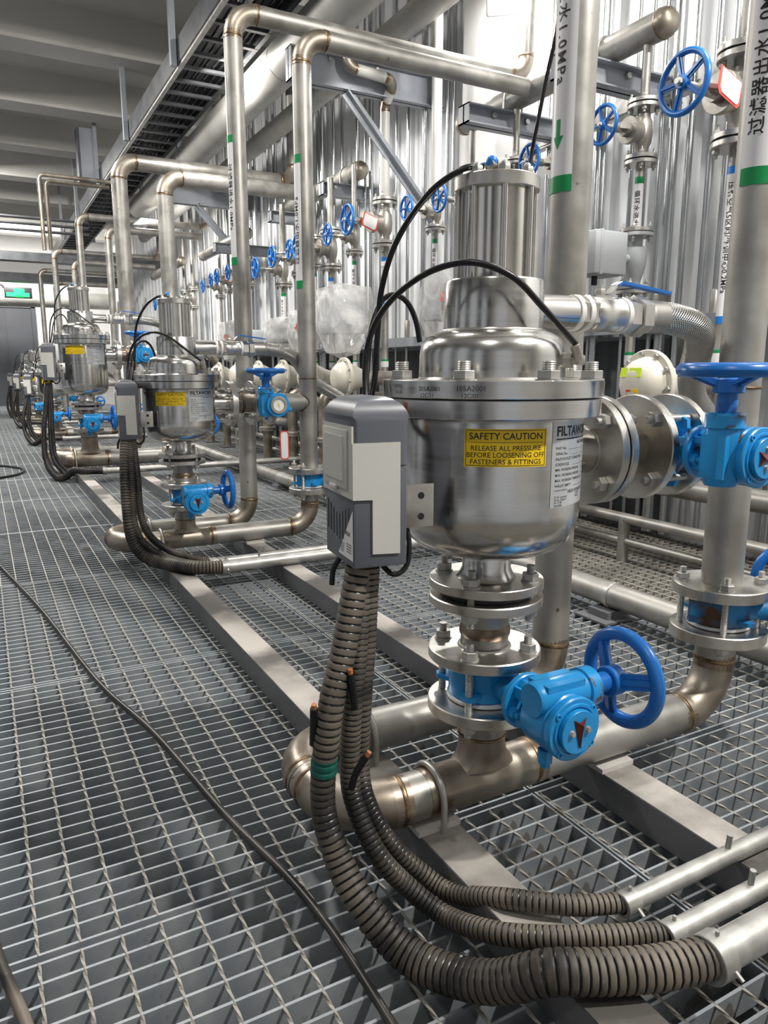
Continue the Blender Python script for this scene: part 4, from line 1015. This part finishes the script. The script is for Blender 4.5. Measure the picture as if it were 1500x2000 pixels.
pm=MB().cyl(.027,0,.21,n=16).mesh('post','pipe')
for i in range(8): lnk('post',pm,t,T(0,.05+1.22*i,0))
t=thing('wall_shelf','grey perforated strut shelf running along the wall behind the valves','shelf',(3.1,1.2,.2))
part('shelf_plate',MB().b2((2.96,1.0,.24),(3.24,13,.252)),'strutd',t,world=True); part('front_lip',MB().b2((2.95,1.0,.19),(2.96,13,.26)),'strut',t,world=True)
t=thing('shade_panel','added dark sheet for the shaded clutter low on the wall behind the cream valves','panel',(3.2,1.2,-.35)); part('sheet',MB().b2((3.20,2.75,-.88),(3.225,14,.18)),'strutd',t,world=True); part('lip',MB().b2((3.19,2.75,.17),(3.23,14,.19)),'strut',t,world=True)  # dark sheet added in place of the shade and clutter under the shelf
for y,z in ((2.2,1.33),(4.7,.9)):
    pass
t=thing('wall_strut','galvanised strut rail high on the wall behind the biggest handwheel','rail',(3.13,1.5,1.30)); part('channel',MB().b2((3.10,1.3,1.32),(3.16,4.6,1.40)),'galv',t,world=True); part('lip',MB().b2((3.095,1.3,1.33),(3.10,4.6,1.345)),'galv',t,world=True)
# ---------------------------------------------------------------- thin pipes up the wall
rnd=random.Random(4)
WP=[(3.213,.040),(3.052,.022),(2.955,.020),(2.874,.026),(2.741,.050),(2.640,.030),(2.555,.032),(2.468,.026),(2.384,.024),(2.30,.03),(2.22,.04),(2.12,.026),(2.02,.04),(1.93,.03)]
y=3.33
while y<12.5:
    WP.append((y,rnd.choice((.018,.022,.026,.032,.040,.05)))); y+=rnd.choice((.08,.11,.15,.21,.27))*(1 if y<8 else 1.4)
pm={}
for i,(y,dm) in enumerate(WP):
    r=dm/2*1.12; key=(round(r,4))
    if key not in pm: pm[key]=MB().cyl(r,-1.15,3.2,n=14).mesh('wall_pipe','galvwall')
    x=3.13+rnd.choice((-.02,0,.03,.05))
    od=('first','second','third','fourth','fifth','sixth','seventh','eighth','ninth','tenth')
    lb='thin vertical galvanised pipe running up the white corrugated wall' if not(0<=8-i<10) else ('thick' if dm>.035 else 'thin')+' galvanised pipe up the wall, %s left of the labelled riser at right edge'%od[8-i]
    t=thing('wall_pipe',lb,'pipe',(x,y,.3),'thin pipes up the wall')
    lnk('tube',pm[key],t)
    if i%3==1:
        zc=rnd.uniform(.0,.25); part('coupling',MB().lathe([(r*1.02,zc-.125),(r*1.5,zc-.115),(r*1.5,zc+.075),(r*1.02,zc+.085)],n=14),'pipe',t,label='wider weathered coupling')
# ---------------------------------------------------------------- loose cables on the grating and by the riser
solo('floor_cable',MB().tube(spline([(-.082,4.341,-.892),(.002,3.764,-.892),(.124,2.974,-.892),(.222,2.172,-.892),(.303,1.775,-.892),(.361,1.349,-.892),(.405,1.113,-.892),(.421,.951,-.892),(.423,.765,-.892),(.421,.55,-.892)],10),.0075,10),'hosed','long dark cable lying diagonally across the aisle grating','cable')
solo('floor_cable',MB().tube(spline([(-.074,1.258,-.890),(-.054,1.137,-.890),(-.039,1.065,-.890),(-.025,.999,-.890),(-.010,.90,-.890)],8),.0085,10),'hose','short dark cable at the left bottom corner of the grating','cable')
solo('floor_cable',MB().tube(spline([(-.144,6.9,-.892),(.111,7.014,-.892),(.238,7.200,-.892),(.274,7.453,-.892),(.215,7.692,-.892),(.005,8.025,-.892)],8),.012,8),'black','looped black cable on the grating at the far left','cable')
solo('hanging_wire',MB().tube(spline([(1.494,1.733,1.037),(1.507,1.762,0.936),(1.506,1.797,0.829),(1.506,1.83,0.716),(1.517,1.866,0.642),(1.5,1.861,0.52)],8),.006,8),'black','thin dark wire hanging beside the labelled riser and handwheel','wire')
for pts,lab in (([(.408,.985,-.575),(.405,.975,-.54),(.402,.965,-.505)],'left one'),([(.470,.965,-.52),(.462,.955,-.48),(.458,.952,-.455)],'upper one'),([(.462,.962,-.655),(.468,.955,-.625),(.482,.945,-.595)],'lower one')):
    t=thing('cut_cable','short cut cable stub poking out of the corrugated conduits, '+lab,'cable',pts[0],'cut cable stubs'); part('sheath',MB().tube(spline(pts,4),.0062,10),'black',t,world=True)
    a,b=Vector(pts[-1]),Vector(pts[-2]); part('core',MB().rod(a,a+(a-b).normalized()*.008,.0042,10),'orange',t,world=True)
part('cable_sleeve',MB().tube(spline([(0,0,0),(0,.002,-.04)],4),.006,8),'orange',bpy.data.objects['control_box'],T(.10,.13,.24))
t=thing('valve_tag','orange bordered paper tag hanging from the dial valve of the second filter','tag',(1.20,3.17,-.33))
part('card',MB().prism([(-.02,-.06),(-.012,-.07),(.012,-.07),(.02,-.06),(.02,.05),(.012,.062),(-.012,.062),(-.02,.05)],.002,T(0,0,0)@rot('Z',-12)@rot('X',90)),'redtag',t)
part('paper',MB().prism([(-.0155,-.056),(-.010,-.064),(.010,-.064),(.0155,-.056),(.0155,.046),(.010,.056),(-.010,.056),(-.0155,.046)],.003,rot('Z',-12)@rot('X',90)),'white',t)
part('string',MB().rod((0,0,.06),(0,.01,.11),.001,6),'ink',t)

for i in range(11):
    y=2.9+.72*i; t=thing('drain_leg','dark flanged drain pipe dropping from the manifold to the floor','pipe',(2.55,y,ZG),'drain pipes below the manifold')
    part('pipe',MB().rod((0,0,0),(0,0,.62),.045,18),'elbow',t); part('flange',MB().ring(.03,.085,.30,.318,n=28).ring(.03,.085,.322,.34,n=28),'cast',t); part('foot',MB().b2((-.08,-.08,0),(.08,.08,.012)),'strutd',t)
    part('elbow',MB().tube(fillet([(0,0,.60),(0,0,.70),(.23,0,.70)],.06)[0],.045,18),'elbow',t)
